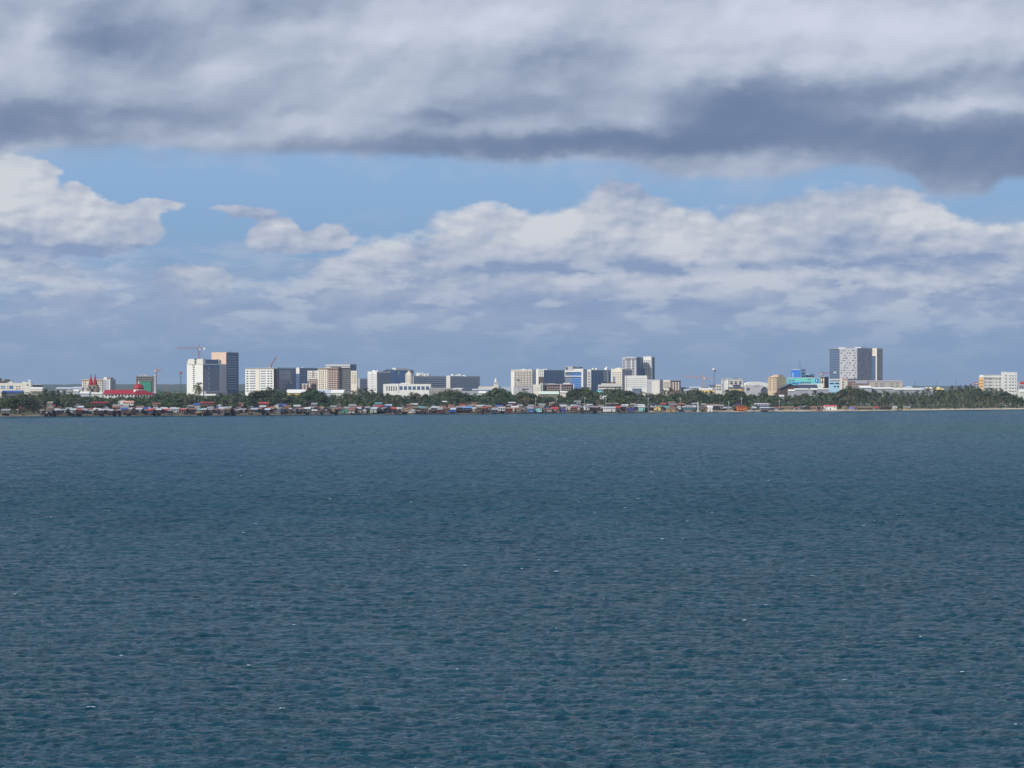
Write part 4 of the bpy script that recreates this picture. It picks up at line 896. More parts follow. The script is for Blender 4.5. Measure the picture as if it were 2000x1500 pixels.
b.panel('F', .0, .78, 695, 768, GLN, 'curtain_or_shade_wall', .25).wins('F', .15, .6, 683, 692, 2, 2, .35, .4).panel('S', .0, 1, 681.6, 768, LGREY, 'panel', .12)
b.wins('S', .12, .9, 683, 744, 3, 13, .3, .4, GLD, 'window', .2, skip=lambda i, j: (i * 2 + j) % 3 == 0).done()
b = Bld('light_blue_clinic', 'light blue low building at the foot of the glass wing', 'building', 1619.5, 1640, 1641, 741.5, 2980, 6, SKYB)
b.panel('F', 0, 1, 741, 742.6, WHITE, 'roof_edge', .5).panel('F', .05, .98, 743, 744.2, BROWN, 'stripe', .2).wins('F', .0, 1, 747, 751, 2, 1, .8, .6, GLD).wins('F', .4, 1, 752, 758, 2, 1, .6, .5, GLD).done()
b = Bld('cream_columned_house', 'cream block with tall white columns and a red roof edge', 'building', 1641, 1656, 1657, 741.3, 2950, 6, CREAM)
b.fins('F', .05, 1.05, 742, 762, 3, OFFWHITE, .3, 'pillar', .5).wins('F', .3, .6, 744, 760, 1, 3, .9, .45).panel('F', .3, 1, 740.6, 742, REDP, 'roof_edge', .4).done()
b = Bld('brown_terraced_block', 'brown grey block with a long dark roof before the speckled tower', 'building', 1655, 1697, 1698, 744.5, 3000, 6, BROWN)
b.panel('F', .0, 1.0, 739.5, 744.6, DGREY, 'upper_storey', -.05).wins('F', .2, .98, 747, 759, 6, 3, .55, .5, LGREY).panel('F', .38, .95, 744, 749, MGREY, 'roof_slope', .5).done()
b = Bld('beige_institution', 'long beige institution with paired windows right of the speckled tower', 'building', 1697, 1763, 1766, 744.5, 3050, 7, mat('beige_render', (196, 186, 172), dirt=(150, 140, 128)))
for c_ in (.16, .32, .62, .78): b.wins('F', c_, c_ + .12, 747.5, 756.5, 1, 2, .9, .5, GLG)
b.panel('F', .44, .47, 746, 762, MGREY, 'recess', .1).panel('F', .56, .59, 746, 762, MGREY, 'recess', .1).panel('F', 0, 1, 743.8, 745.4, LGREY, 'roof_edge', .5).done()
for (x0, x1, ye, yr, Y_, rf, lb) in ((1705, 1745, 759.5, 756.6, 2850, OFFWHITE, 'long low white roof below the beige institution'), (1680, 1703, 757.5, 754, 2840, WHITE, 'small white gabled hall left of the long low roof'), (1745, 1800, 761.4, 758.2, 2900, OFFWHITE, 'long whitish roofed depot right of the beige institution'),
                                     (1764, 1783, 757.8, 754.2, 3200, PALEB, 'pale flat roofed depot behind the whitish one'), (1810, 1838, 759.8, 756.4, 3050, CREAM, 'cream roofed hall standing clear of the palms'), (1826, 1845, 761.4, 758.8, 3000, YELLOW, 'low yellow cream shed beside the cream roofed hall'),
                                     (1800, 1812, 762.5, 757.4, 3100, PALEB, 'tiny pale hall at the left of the cream roofed hall')):
    gable_hall('warehouse', lb, 'warehouse', x0, x1, ye, yr, Y_, rf, MGREY, depth=24)
r, *_ = gable_hall('white_tent', 'small white tent roof in the palms below the cream hall', 'tent', 1803.5, 1815.5, 767, 765.6, 2860, WHITE, WHITE, depth=8)
for (px_, y_) in ((1787, 742), (1802, 746), (1829, 743.5), (1850, 748), (1867, 740.5)):
    pass
PY = [(1787, 743.5, 'leftmost of the faint far pylons above the depots'), (1829, 743, 'middle faint far pylon beyond the cream roofed hall'), (1867, 741, 'rightmost of the faint far pylons above the palms')]
for (px_, y_, lb) in PY: mast(lb, px_, 6500, 0, y_, STEEL, 2.2, 'none', 'power_pylon')
# billboards
def board(label, x0, x1, y0, y1, Y_, m1, m2):
    X_ = (at(x0, Y_) + at(x1, Y_)) / 2; g_ = ground_z(X_, Y_); w_ = at(x1, Y_) - at(x0, Y_); r_ = thing('billboard', label, 'billboard', (X_, Y_, g_))
    MB().box(0, 0, (zz(y0, Y_) + zz(y1, Y_)) / 2 - g_, w_, .5, zz(y0, Y_) - zz(y1, Y_)).build('panel', m1, r_)
    MB().box(0, -.35, (zz(y0, Y_) + zz(y1, Y_)) / 2 - g_, w_ * .8, .12, (zz(y0, Y_) - zz(y1, Y_)) * .35).build('stripe', m2, r_)
    for s_ in (-.3, .3): MB().tube((s_ * w_, .4, 0), (s_ * w_, .4, zz(y0, Y_) - g_), .2, .2, 5).build('post', STEEL, r_)
board('red billboard with a white stripe left of the white hospital', 1902.5, 1912, 746.6, 751, 3300, RED, WHITE)
board('small red sign board above the palms', 1894, 1899, 749.5, 753, 3350, RED, PALEB)
mast('slim white mast above the red billboard', 1907.5, 3310, 0, 741.5, LGREY, .8, 'none', 'pole_mast', False)
b = Bld('white_hospital', 'long white block with rows of windows and orange balconied end', 'hospital', 1912, 1920.5, 1963, 737, 2950, 74, mat('apricot_paint', (214, 172, 132)), parapet=False)
b.panel('S', 0.0, 1, 732.2, 768, WHITE, 'wall_face', .12)
b.wins('F', .05, .95, 739, 756, 1, 3, .95, .35, YELLOW, 'balcony', .8)
for j in range(5):
    cz = 740.3 + j * 6.1
    for (c_, w_) in ((.05, .05), (.16, .02), (.25, .13), (.44, .03), (.56, .08), (.72, .05), (.86, .1)): b._put('S', c_, c_ + w_, b.z(cz + .8), b.z(cz - .8), GLD, 'window', .2)
MB().prism([(-b.L, b.H), (.9, b.H), (-1.6, b.z(732.3)), (-b.L + 2, b.z(732.3))], 'y', 0, b.D).build('roof', WHITE, b.root)
b.done()
b = Bld('white_hospital_wing', 'taller right wing of the white hospital with a roof house', 'hospital', 1957, 1986.5, 1988, 728.5, 2935, 8, WHITE)
for j in range(6):
    cz = 734.1 + j * 6.1
    for (c_, w_) in ((.20, .13), (.48, .12), (.66, .12), (.86, .08)): b._put('F', c_, c_ + w_, b.z(cz + .8), b.z(cz - .8), GLD, 'window', .08)
    if j < 5: b._put('F', .02, .98, b.z(cz + 3.2), b.z(cz + 2.8), OFFWHITE, 'floor_band', .35)
b.top(-.02, .30, .1, .6, 726.0, OFFWHITE).top(.02, .2, .12, .5, 725.2, DGREY, 'rooftop_unit', 726.05).done()
b = Bld('grey_shop_block', 'low grey shop block with a red sign at the right edge', 'shop', 1990, 2030, 2032, 747, 3050, 6, MGREY)
b.panel('F', .05, .4, 745.5, 750.5, REDP, 'red_sign', .4).panel('F', 0, 1, 751.5, 752.6, WHITE, 'awning', .8).wins('F', .03, .97, 754, 759, 9, 1, .5, .6).done()
gable_hall('white_gabled_house', 'white roofed house at the right edge below the grey shop block', 'house', 1991, 2015, 765, 761.4, 2850, WHITE, OFFWHITE, depth=12)
HAZE = 3.6e-5; HAZE_C = (190, 212, 245)
# ------------------------------------------------------------------ what stands behind, used to say where a tree or a shack is
MARKS = [(20, 'the cream block at the far left'), (72, 'the small cream pavilion'), (125, 'the low pale warehouses'), (178, 'the twin red spires'), (213, 'the grey apartment block'), (235, 'the long red church roof'),
         (271, 'the red dome'), (292, 'the green netted frame'), (325, 'the far red lattice mast'), (352, 'the red topped cell mast'), (380, 'the white hotel tower'), (418, 'the hotel\'s shaded glass side'), (455, 'the peach and glass tower'),
         (492, 'the white slab block'), (522, 'the white slab\'s right half'), (560, 'the shaded glass office'), (580, 'the yellow gabled warehouse'), (605, 'the brown and white wing'), (640, 'the large condominium'), (668, 'the condominium\'s grey side'), (692, 'the slim cream tower'),
         (712, 'the plain grey blue block'), (735, 'the white tiled block end'), (765, 'the blue glass block'), (795, 'the ornate cream tower'), (825, 'the white hall with bays'), (860, 'the low grey concrete block'), (895, 'the white vaulted roof'), (925, 'the long grey slab\'s end'),
         (945, 'the white block house'), (968, 'the cream bell tower'), (990, 'the church\'s pale transept'), (1014, 'the thick white mast'), (1030, 'the white balconied block'), (1060, 'the mint roofed hall'), (1095, 'the dark dotted block'), (1125, 'the white framed glass office'),
         (1150, 'the white balcony stack'), (1175, 'the blue balconied block'), (1200, 'the terraced dark roofs'), (1225, 'the tall twin condominiums'), (1250, 'the white grid block'), (1280, 'the plain grey corner block'), (1302, 'the cream windowed block'), (1320, 'the brown pillared block'),
         (1350, 'the long crane jib'), (1374, 'the orange crane mast'), (1395, 'the white dish mast'), (1430, 'the white school block'), (1470, 'the grey walled hall'), (1495, 'the white curved roof'), (1515, 'the tan office block'), (1545, 'the dark gabled gymnasium'),
         (1575, 'the sea mural block'), (1608, 'the brown column block'), (1630, 'the blue glass wing'), (1655, 'the speckled grey tower'), (1688, 'the speckled tower\'s shaded side'), (1713, 'the narrow rear tower'), (1745, 'the beige institution'), (1780, 'the whitish depot roof'),
         (1808, 'the small white tent'), (1835, 'the cream roofed hall'), (1867, 'the rightmost far pylon'), (1897, 'the small red board'), (1916, 'the orange hospital end'), (1940, 'the white hospital'), (1972, 'the hospital\'s taller wing'), (2005, 'the red shop sign')]
def mark(px):
    return min(MARKS, key=lambda t: abs(t[0] - px))[1]
ORD = ['first', 'second', 'third', 'fourth', 'fifth', 'sixth', 'seventh', 'eighth', 'ninth', 'tenth']
PEND = []
def later(o, px, base): PEND.append((o, px, base))
def settle():
    by = {}
    for o, px, base in PEND: by.setdefault(base, []).append((px, o))
    for base, l in by.items():
        l.sort(key=lambda t: t[0])
        for i, (_, o) in enumerate(l):
            o['label'] = base if len(l) == 1 else f'{base}, {ORD[min(i, 9)]} from left' if len(l) > 2 else f'{base}, {"left" if i == 0 else "right"} one'

# ------------------------------------------------------------------ trees
def leafmat(name, c0, c1, rough=0.75):
    m = bpy.data.materials.new(name); m.use_nodes = True; E.nt = m.node_tree; b = principled(m)
    oi = E.nt.nodes.new('ShaderNodeObjectInfo'); gp = E(E.nt.nodes.new('ShaderNodeNewGeometry').outputs['Position'])
    n = noise(gp, 0.45, 4.0, 0.65)
    col = mixc(sstep(n, 0.3, 0.7), lin(c0), lin(c1))
    h = E.nt.nodes.new('ShaderNodeHueSaturation'); E.put(h, 'Color', col)
    E.put(h, 'Value', E(oi.outputs['Random']) * 0.65 + 0.60)
    E.put(h, 'Hue', (E.m('FRACT', E(oi.outputs['Random']) * 9.1) - 0.5) * 0.07 + 0.49)
    E.put(h, 'Saturation', E.m('FRACT', E(oi.outputs['Random']) * 17.3) * 0.5 + 0.7)
    E.nt.links.new(h.outputs[0], b.inputs['Base Color']); b.inputs['Roughness'].default_value = rough
    b.inputs['Specular IOR Level'].default_value = 0.2
    return m
LEAF = leafmat('broad_leaf', (50, 66, 42), (84, 104, 62))
LEAFD = leafmat('dull_leaf', (72, 72, 52), (104, 100, 72))
PALM = leafmat('palm_leaf', (52, 66, 44), (100, 106, 72), 0.6)
BARK = mat('bark', (112, 100, 84), var=0.3, scale=1.5)
PBARK = mat('palm_bark', (128, 120, 106), var=0.25, scale=1.5)

def leaf_quads(mb, c, r, n, size, rr, flat=0.75):
    for _ in range(n):
        d = Vector((rr.gauss(0, 1), rr.gauss(0, 1), rr.gauss(0, 1)))
        if d.length < .01: continue
        d.normalize(); rad = rr.uniform(.55, 1.08)
        p = Vector(c) + Vector((d.x * r, d.y * r, d.z * r * flat)) * rad
        nn = (d + Vector((rr.uniform(-.7, .7), rr.uniform(-.7, .7), rr.uniform(-.3, .8)))).normalized()
        a = nn.orthogonal().normalized(); a.rotate(Matrix.Rotation(rr.uniform(0, 6.28), 3, nn)); b_ = nn.cross(a)
        s_ = size * rr.uniform(.55, 1.25); k = len(mb.v)
        mb.v += [tuple(p + a * s_), tuple(p + b_ * s_ * .7), tuple(p - a * s_), tuple(p - b_ * s_ * .7 + nn * s_ * .2)]
        mb.f.append((k, k + 1, k + 2, k + 3))
def broad(seed, wide=1.0, lm=LEAF):
    """A unit tree about 10 m high; returns trunk and crown meshes."""
    rr = random.Random(seed); t = MB(); c = MB()
    hb = rr.uniform(2.2, 3.4); top = Vector((rr.uniform(-.4, .4), rr.uniform(-.4, .4), hb))
    t.tube((0, 0, -0.5), top, .42, .30, 7)
    nb = rr.randint(6, 8)
    for i in range(nb):
        a = 6.28 * i / nb + rr.uniform(-.4, .4); R_ = rr.uniform(1.8, 3.9) * wide
        e = Vector((R_ * math.cos(a), R_ * math.sin(a), rr.uniform(4.3, 7.2)))
        mid = top.lerp(e, .5) + Vector((0, 0, -.4)); t.tube(top, mid, .2, .13, 5); t.tube(mid, e, .13, .05, 4)
        leaf_quads(c, e, rr.uniform(1.5, 2.3), 78, .48, rr)
    for i in range(4):
        e = Vector((rr.uniform(-1.5, 1.5) * wide, rr.uniform(-1.5, 1.5), rr.uniform(7.0, 8.5))); t.tube(top, e, .18, .05, 5)
        leaf_quads(c, e, rr.uniform(1.3, 2.0), 84, .46, rr)
    return t.mesh('trunk', BARK), c.mesh('crown', lm)
def palm(seed):
    """A coconut palm with its crown centre about 10 m up."""
    rr = random.Random(seed); t = MB(); c = MB(); lean = rr.uniform(.2, 1.6); la = rr.uniform(0, 6.28)
    pts = [Vector((lean * math.cos(la) * (q / 6) ** 1.7, lean * math.sin(la) * (q / 6) ** 1.7, 10.0 * q / 6)) for q in range(7)]
    pts[0].z = -.6
    for q in range(6): t.tube(pts[q], pts[q + 1], .25 - .02 * q, .25 - .02 * (q + 1), 6)
    hd = pts[-1]
    for i in range(24):
        a = 6.28 * i / 24 * 1.618 * 2.2; up = rr.uniform(-.45, 1.2); Lf = rr.uniform(3.9, 5.2)
        pr = [];
        for q in range(7):
            s_ = q / 6; rad = Lf * s_ * math.cos(up * (1 - s_ * .2)) * (1 - .12 * s_); z = Lf * (s_ * math.sin(up) - .62 * s_ * s_ * (1.1 - .3 * up))
            pr.append(hd + Vector((rad * math.cos(a), rad * math.sin(a), z)))
        side = Vector((-math.sin(a), math.cos(a), 0))
        for q in range(6):
            p0, p1 = pr[q], pr[q + 1]; wl = 1.15 * math.sin(math.pi * (q + .9) / 7.6)
            for sg in (-1, 1):
                for h_ in (0, .5):
                    u0 = p0.lerp(p1, h_); u1 = p0.lerp(p1, h_ + .42); tip = u0.lerp(p1, .6) + side * sg * wl + Vector((0, 0, -.42 * wl))
                    k = len(c.v); c.v += [tuple(u0), tuple(u1), tuple(tip)]; c.f.append((k, k + 1, k + 2))
    for i in range(5):
        a = i * 1.3; c.tube(hd + Vector((.2 * math.cos(a), .2 * math.sin(a), -.1)), hd + Vector((.3 * math.cos(a), .3 * math.sin(a), -.5)), .16, .12, 5)
    return t.mesh('trunk', PBARK), c.mesh('crown', PALM)
BT = [broad(100 + i, [1.0, 1.25, 1.1, 1.3, .9, 1.15][i % 6], LEAFD if i in (4, 7) else LEAF) for i in range(8)]
PT = [palm(200 + i) for i in range(7)]
NB_, NP_ = 0, 0
def tree(px, Y, ytop, kind, rr, row, wide=None, proto=None):
    global NB_, NP_
    X = at(px, Y); g = ground_z(X, Y); H = max(zz(ytop, Y) - g, 5.0)
    if kind == 'palm':
        if NP_ >= 298: return
        NP_ += 1; j = rr.randrange(7); tm, cm = PT[j]; sc = H / 11.3; sx = .70 + .30 * sc
        nm, cat, gr = 'coconut_palm', 'palm', 'coconut palms along the shore'
        look = rr.choice(['leaning', 'slender', 'tall', 'ragged']) if H > 14 else rr.choice(['short', 'low', 'young'])
    else:
        if NB_ >= 298: return
        NB_ += 1; j = rr.randrange(8) if proto is None else proto; tm, cm = BT[j]; sc = H / 9.7; sx = sc * (wide or rr.uniform(1.05, 1.35))
        nm, cat, gr = 'broadleaf_tree', 'tree', 'broad leaved trees behind the shacks'
        look = 'brownish' if j in (4, 7) else ('domed' if H > 17 else 'bushy' if H < 11 else rr.choice(['rounded', 'dark', 'uneven']))
    r = obj(nm, None, None, (X, Y, g)); r.rotation_euler = (0, 0, rr.uniform(0, 6.28)); r.scale = (sx, sx, sc)
    obj('trunk', tm, r); obj('crown', cm, r); tag(r, None, cat, gr)
    later(r, px, f'{look} {"palm" if kind == "palm" else "tree"} {["at the shore", "behind the shacks", "amid the grove", "in the rear", "topmost"][row]} before {mark(px)}')
    return r
PROF = [(-40, 768), (0, 768), (30, 769), (60, 766), (90, 762), (110, 761), (140, 765), (160, 771), (205, 773), (250, 773), (300, 772), (318, 766), (350, 764), (372, 766), (400, 769), (430, 768), (455, 764), (490, 766), (508, 763), (530, 757.5), (548, 761), (560, 768), (585, 770), (592, 762), (608, 758), (622, 762), (635, 768),
        (665, 768), (680, 764), (700, 757), (722, 762), (750, 765), (790, 768), (815, 766), (845, 765), (860, 762), (890, 761), (915, 764), (940, 770), (955, 766), (968, 757), (982, 760), (1000, 768), (1012, 768), (1030, 763), (1048, 768), (1060, 772), (1105, 770), (1118, 760), (1135, 756), (1152, 757), (1165, 768), (1182, 760), (1200, 756), (1222, 759), (1240, 764), (1262, 768), (1290, 764), (1310, 759), (1325, 763),
        (1345, 760), (1362, 759), (1385, 766), (1420, 761), (1440, 760), (1465, 767), (1500, 766), (1530, 769), (1560, 766), (1600, 764), (1630, 764), (1645, 758), (1662, 754.5), (1680, 759), (1700, 762), (1740, 764), (1790, 765), (1815, 761), (1850, 757), (1872, 753.5), (1900, 755), (1925, 757), (1945, 762), (1980, 764), (2000, 768), (2040, 768)]
prof = lambda px: float(np.interp(px, [a for a, _ in PROF], [b for _, b in PROF]))
def palmy(px):
    return float(np.interp(px, [0, 60, 90, 150, 200, 420, 660, 700, 740, 900, 1160, 1270, 1330, 1360, 1480, 1540, 1640, 1700, 1760, 1950, 2000], [.15, .3, .75, .6, .15, .15, .3, .7, .5, .2, .25, .6, .7, .3, .3, .5, .5, .6, .9, .85, .6]))
rr = random.Random(42)
# big landmark trees first
for (px, yt, dY, w, p_) in ((530, 757, 190, 1.35, 1), (512, 761, 170, 1.2, 3), (549, 763, 165, 1.1, 0), (608, 758.5, 190, 1.25, 2), (596, 764, 150, 1.0, 5), (623, 765, 160, 1.0, 0), (970, 756.5, 220, 1.15, 3), (986, 762, 190, 1.1, 0), (1030, 763, 200, 1.3, 1), (1138, 756, 260, 1.3, 3), (1123, 760, 240, 1.1, 0), (1150, 759, 240, 1.1, 2),
                        (1200, 756.5, 250, 1.4, 1), (1185, 761, 230, 1.1, 5), (1220, 761, 230, 1.2, 3), (1364, 759, 260, 1.2, 1), (1436, 760, 250, 1.2, 3), (1662, 754.5, 320, 1.4, 1), (1648, 759, 300, 1.1, 2), (1677, 759, 300, 1.1, 3), (885, 761.5, 220, 1.3, 1), (868, 763, 210, 1.2, 3), (903, 764, 210, 1.1, 0), (40, 775, 60, 1.2, 1), (60, 778, 50, 1.2, 3), (20, 776, 60, 1.3, 2), (1925, 760, 200, 1.3, 1), (1955, 763, 150, 1.2, 3), (1975, 770, 90, 1.3, 1), (1992, 775, 70, 1.3, 0)):
    tree(px, shore_px(px) + dY, yt, 'broad', rr, 4 if dY > 150 else 2, w, p_)
tree(388, shore_px(388) + 200, 747, 'palm', rr, 4)
rows = [(105, 16.5, 17, 1), (330, 0.0, 19.5, 4), (250, 5.0, 20, 3), (175, 10.5, 19, 2)]
for (dY, dy, step, rw) in rows:
    px = -35 + rr.uniform(0, 8)
    while px < 2035:
        palmish = rr.random() < palmy(px)
        right = px > 1480; Yd = shore_px(px) + dY * (1.0 if not right else .9) + rr.uniform(-22, 22)
        yt = prof(px) + dy * (1.0 if px > 300 else .8) + rr.uniform(-.6, 3.2)
        if rw in (1, 2) and px < 1480: yt += rr.uniform(0, 4)
        if palmish: tree(px, Yd, yt - rr.uniform(0, 2.0), 'palm', rr, rw)
        else: tree(px, Yd, yt, 'broad', rr, rw)
        px += (step if not palmish else step * .58) * rr.uniform(.8, 1.2)
# palms standing along the right hand beach, and a few between the shacks
px = 1700
while px < 2030:
    tree(px, shore_px(px) + rr.uniform(34, 75), rr.uniform(777, 785), 'palm' if rr.random() < palmy(px) + .1 else 'broad', rr, 0); px += rr.uniform(5, 9)
for px in (1276, 1290, 1300, 1311, 1243, 1420, 1466, 1522, 1540, 1556, 1585, 1600, 1606, 1645, 1672, 1690, 840, 707, 716, 748, 985, 1062, 1120, 1510): tree(px, shore_px(px) + rr.uniform(60, 100), rr.uniform(774, 781), 'palm', rr, 1)

# undergrowth, past counting: leaf clumps under and between the trees
UG = MB(); rr = random.Random(9)
for _ in range(9000):
    px = rr.uniform(-60, 2060); d = rr.uniform(75, 420) if px < 1690 else rr.uniform(38, 420); Yd = shore_px(px) + d
    X_ = at(px, Yd); cap_ = zz(prof(px) + 4, Yd) - 2; hgt = rr.uniform(0.3, 4.2 if d < 95 else min(cap_, 7.5 if d < 170 else 12.5)); leaf_quads(UG, (X_, Yd, ground_z(X_, Yd) + hgt), 1.9, 4, 1.15, rr)
tag(UG.build('undergrowth', LEAF), 'dark green undergrowth filling the ground beneath the trees', None, None, 'stuff')
FW = MB()
for _ in range(9000):
    px = rr.uniform(-100, 2100); Yd = 3450 + 5200 * rr.random() ** 1.4; X_ = at(px, Yd)
    leaf_quads(FW, (X_, Yd, rr.uniform(3, 13 + 3 * math.sin(px * .05))), 3.2, 2, 3.6, rr, .6)
tag(FW.build('woodland', LEAF), 'far green woodland spreading behind the city blocks', None, None, 'stuff')

# ------------------------------------------------------------------ the shore settlement
def sheet(name, rgb, **k): return mat(name, rgb, rough=.5, var=.18, scale=.9, stretch=(3, .5, 1), **k)
ROOFS = [('grey', sheet('weathered_zinc_sheet', (146, 146, 148), dirt=(108, 92, 80))), ('pale grey', sheet('pale_zinc_sheet', (184, 186, 190), dirt=(136, 124, 114))), ('rusty', sheet('rusty_sheet', (140, 96, 78), dirt=(104, 66, 52))),
         ('brown', sheet('brown_thatch', (128, 112, 92))), ('red', RED), ('faded red', REDP), ('blue', BLUER), ('whitish', sheet('white_sheet', (206, 206, 203), dirt=(160, 148, 136))), ('teal', sheet('teal_sheet', (96, 160, 160))), ('pale blue', PALEB)]
RW = [36, 20, 18, 12, 1, 4, 2, 5, 1, 4]
WALLS = [('timber', mat('dark_timber', (72, 62, 56), var=.3, scale=1.2)), ('brown', mat('brown_plank', (110, 90, 76), var=.3, scale=1.2)), ('grey', mat('grey_board', (128, 124, 120), var=.25, scale=1.2)), ('bluish', mat('bluish_board', (78, 88, 108), var=.2, scale=1.2)),
         ('bamboo', mat('bamboo_mat', (176, 152, 118), var=.2, scale=1.4)), ('white', mat('white_board', (206, 204, 198), var=.1, dirt=(150, 140, 130))), ('maroon', mat('maroon_plank', (112, 60, 60), var=.2)), ('green', mat('green_board', (84, 142, 118), var=.2))]
WW = [30, 24, 16, 8, 8, 9, 4, 2]
STILT = mat('stilt_timber', (84, 74, 66), var=.2)
def shack(px, w, Yd, yb, ye, roof, wall, style, rr, group, where, label=None, name='stilt_house', cat='house', windows=None, dep=None, wallmat=None, doorc=GLD, over=.45, rzj=6):
    """A shack W photo columns wide: floor at row YB, eave at row YE. style: gable / shed / cross."""
    X = at(px, Yd); k = Yd / F; L = w * k; g = ground_z(X, Yd); zf, ze = zz(yb, Yd) - g, zz(ye, Yd) - g
    g0 = min(g, -.6); zf = max(zf, .35); ze = max(ze, zf + 2.1); D = dep or rr.uniform(4.5, 7.5); h = L / 2
    r = thing(name, label, cat, (X, Yd, g), R(rr.uniform(-rzj, rzj)), group)
    W_ = wallmat or wall[1]; ov = over; t = .09; rise = rr.uniform(.7, 1.3)
    if style == 'gable':
        MB().prism([(0, zf), (D, zf), (D, ze), (D / 2, ze + rise - t), (0, ze)], 'x', -h, h).build('wall', W_, r)
        MB().prism([(-ov, ze - .12 * ov - .1), (D / 2, ze + rise), (D + ov, ze - .22), (D + ov, ze - .22 + t), (D / 2, ze + rise + t), (-ov, ze - .12 * ov - .1 + t)], 'x', -h - ov, h + ov).build('roof', roof[1], r)
    elif style == 'cross':
        MB().prism([(-h, zf), (h, zf), (h, ze), (0, ze + rise * 1.3 - t), (-h, ze)], 'y', 0, D).build('wall', W_, r)
        MB().prism([(-h - ov, ze - .15), (0, ze + rise * 1.3), (h + ov, ze - .15), (h + ov, ze - .15 + t), (0, ze + rise * 1.3 + t), (-h - ov, ze - .15 + t)], 'y', -ov, D + ov).build('roof', roof[1], r)
    else:
        MB().prism([(0, zf), (D, zf), (D, ze + rise), (0, ze)], 'x', -h, h).build('wall', W_, r)
        MB().prism([(-ov, ze - .1), (D + ov, ze + rise + .12), (D + ov, ze + rise + .12 + t), (-ov, ze - .1 + t)], 'x', -h - ov, h + ov).build('roof', roof[1], r)
    if zf > .9:
        n = max(3, int(L / 1.7))
        for i in range(n):
            x = -h + .2 + (L - .4) * i / (n - 1)
            MB().tube((x, .15, g0 - g), (x + rr.uniform(-.12, .12), .15, zf), .09, .08, 5).build('stilt', STILT, r)
        for x in (-h + .3, h - .3): MB().tube((x, D - .3, g0 - g), (x, D - .3, zf), .09, .08, 5).build('stilt', STILT, r)
        MB().quadbox(-h - .15, h + .15, -.7, .0, zf - .12, zf).build('porch', STILT, r)
        if rr.random() < .42: MB().quadbox(-h + .2, h - rr.uniform(.2, 1.5), D * .35, D * .35 + .1, g0 - g + rr.uniform(.2, .8), zf - .15).build('shade_board', WALLS[rr.choice([0, 1, 2])][1], r)  # dark board added under the floor in place of the shade there
    nw = windows if windows is not None else max(1, int(L / 2.6)); slots = list(range(nw + 1)); dslot = rr.randrange(nw + 1)
    wc = rr.choice([GLD, GLD, GLD, WALLS[5][1]])
    for i in slots:
        x = -h + L * (i + .5) / (nw + 1)
        if i == dslot: MB().box(x, -.015, zf + .95, .8, .06, 1.85).build('door', doorc, r)
        else: MB().box(x, -.015, zf + (ze - zf) * .58, min(1.1, L / (nw + 1) * .6), .06, .8).build('window', wc, r)
    if label is None: later(r, px, f'{roof[0].replace("pale grey", "silvery").replace("faded red", "pinkish").replace("pale blue", "bluish")} roofed {wall[0]} shack {where} below {mark(px)}')
    return r
rr = random.Random(77)
# the houses one can single out
G1 = 'stilt houses along the waterline'
def special(px, w, dY, yb, ye, rf, wm, style, label, **k):
    return shack(px, w, shore_px(px) + dY, yb, ye, ('', rf), ('', wm), style, rr, 'houses of the shore settlement', '', label=label, rzj=k.pop('rzj', 3), **k)
LB, PU = mat('pale_turquoise_paint', (166, 220, 222)), mat('purple_paint', (84, 84, 150))
special(1050.5, 15.5, 8, 804.5, 798.5, ROOFS[0][1], LB, 'cross', 'pale turquoise stilt house with two dark windows at the waterline', windows=2)
special(1036, 11, 8.5, 804.5, 798.5, ROOFS[0][1], mat('mid_blue_paint', (84, 140, 200)), 'shed', 'mid blue shack joined left of the pale turquoise house', windows=1)
special(1099, 12, 8, 805, 799, ROOFS[1][1], PU, 'cross', 'purple stilt house with a pale gable near the waterline', windows=1)
special(1083, 13, 9, 806, 798.2, REDP, mat('pinkish_wall', (158, 104, 104)), 'shed', 'pinkish shack with a red sheet roof left of the purple house')
special(1121, 14, 14, 805, 796.8, RED, WALLS[1][1], 'gable', 'brown shack with a bright red roof right of the purple house')
special(1450, 19, 22, 801.5, 795, mat('deep_orange_sheet', (150, 74, 44)), ORANGE, 'shed', 'bright orange beach house before the blue roof', windows=2, doorc=DBROWN)
special(1444, 22, 34, 798, 791.8, sheet('blue_grey_sheet', (120, 142, 190)), WALLS[1][1], 'cross', 'tall house with a blue grey gabled roof behind the orange one')
special(1622, 24, 34, 801.3, 793.2, mat('pink_roof_tile', (206, 92, 104)), WHITE, 'gable', 'white beach house under a pink hipped roof with two dark windows', windows=2, rzj=1)
special(673, 17, 12, 807, 800.5, ROOFS[1][1], WALLS[7][1], 'cross', 'green walled shack beneath a pale roof near the waterline')
special(740, 18, 20, 803, 793.8, RED, WALLS[2][1], 'gable', 'two part shack under a big red roof on the beach')
special(729, 13, 14, 806, 798.5, PALEB, mat('pale_green_board', (170, 186, 168)), 'shed', 'pale green walled shack left of the big red roof')
special(757, 10, 18, 798.6, 794.6, BLUER, WALLS[0][1], 'shed', 'dark shack with a deep blue tarpaulin roof right of the big red roof')
special(883, 13, 10, 804.5, 799.8, PALEB, mat('bright_blue_tarp', (46, 104, 200)), 'shed', 'shack hung with a bright blue tarpaulin wall', windows=0)
special(910, 22, 15, 801, 797, mat('light_blue_tarp', (110, 160, 230)), WALLS[3][1], 'shed', 'wide shack under a light blue tarpaulin roof')
special(994, 13, 9, 805.5, 798.6, ROOFS[2][1], WALLS[6][1], 'gable', 'maroon shack beside the waterline under the thick white mast')
special(1284, 13, 12, 801.5, 796.5, ROOFS[1][1], YELLOW, 'cross', 'little yellow fronted beach house with a pale gable')
special(1310, 18, 16, 804, 798.5, ROOFS[3][1], WALLS[4][1], 'shed', 'long tan bamboo walled shelter on the open beach', windows=0)
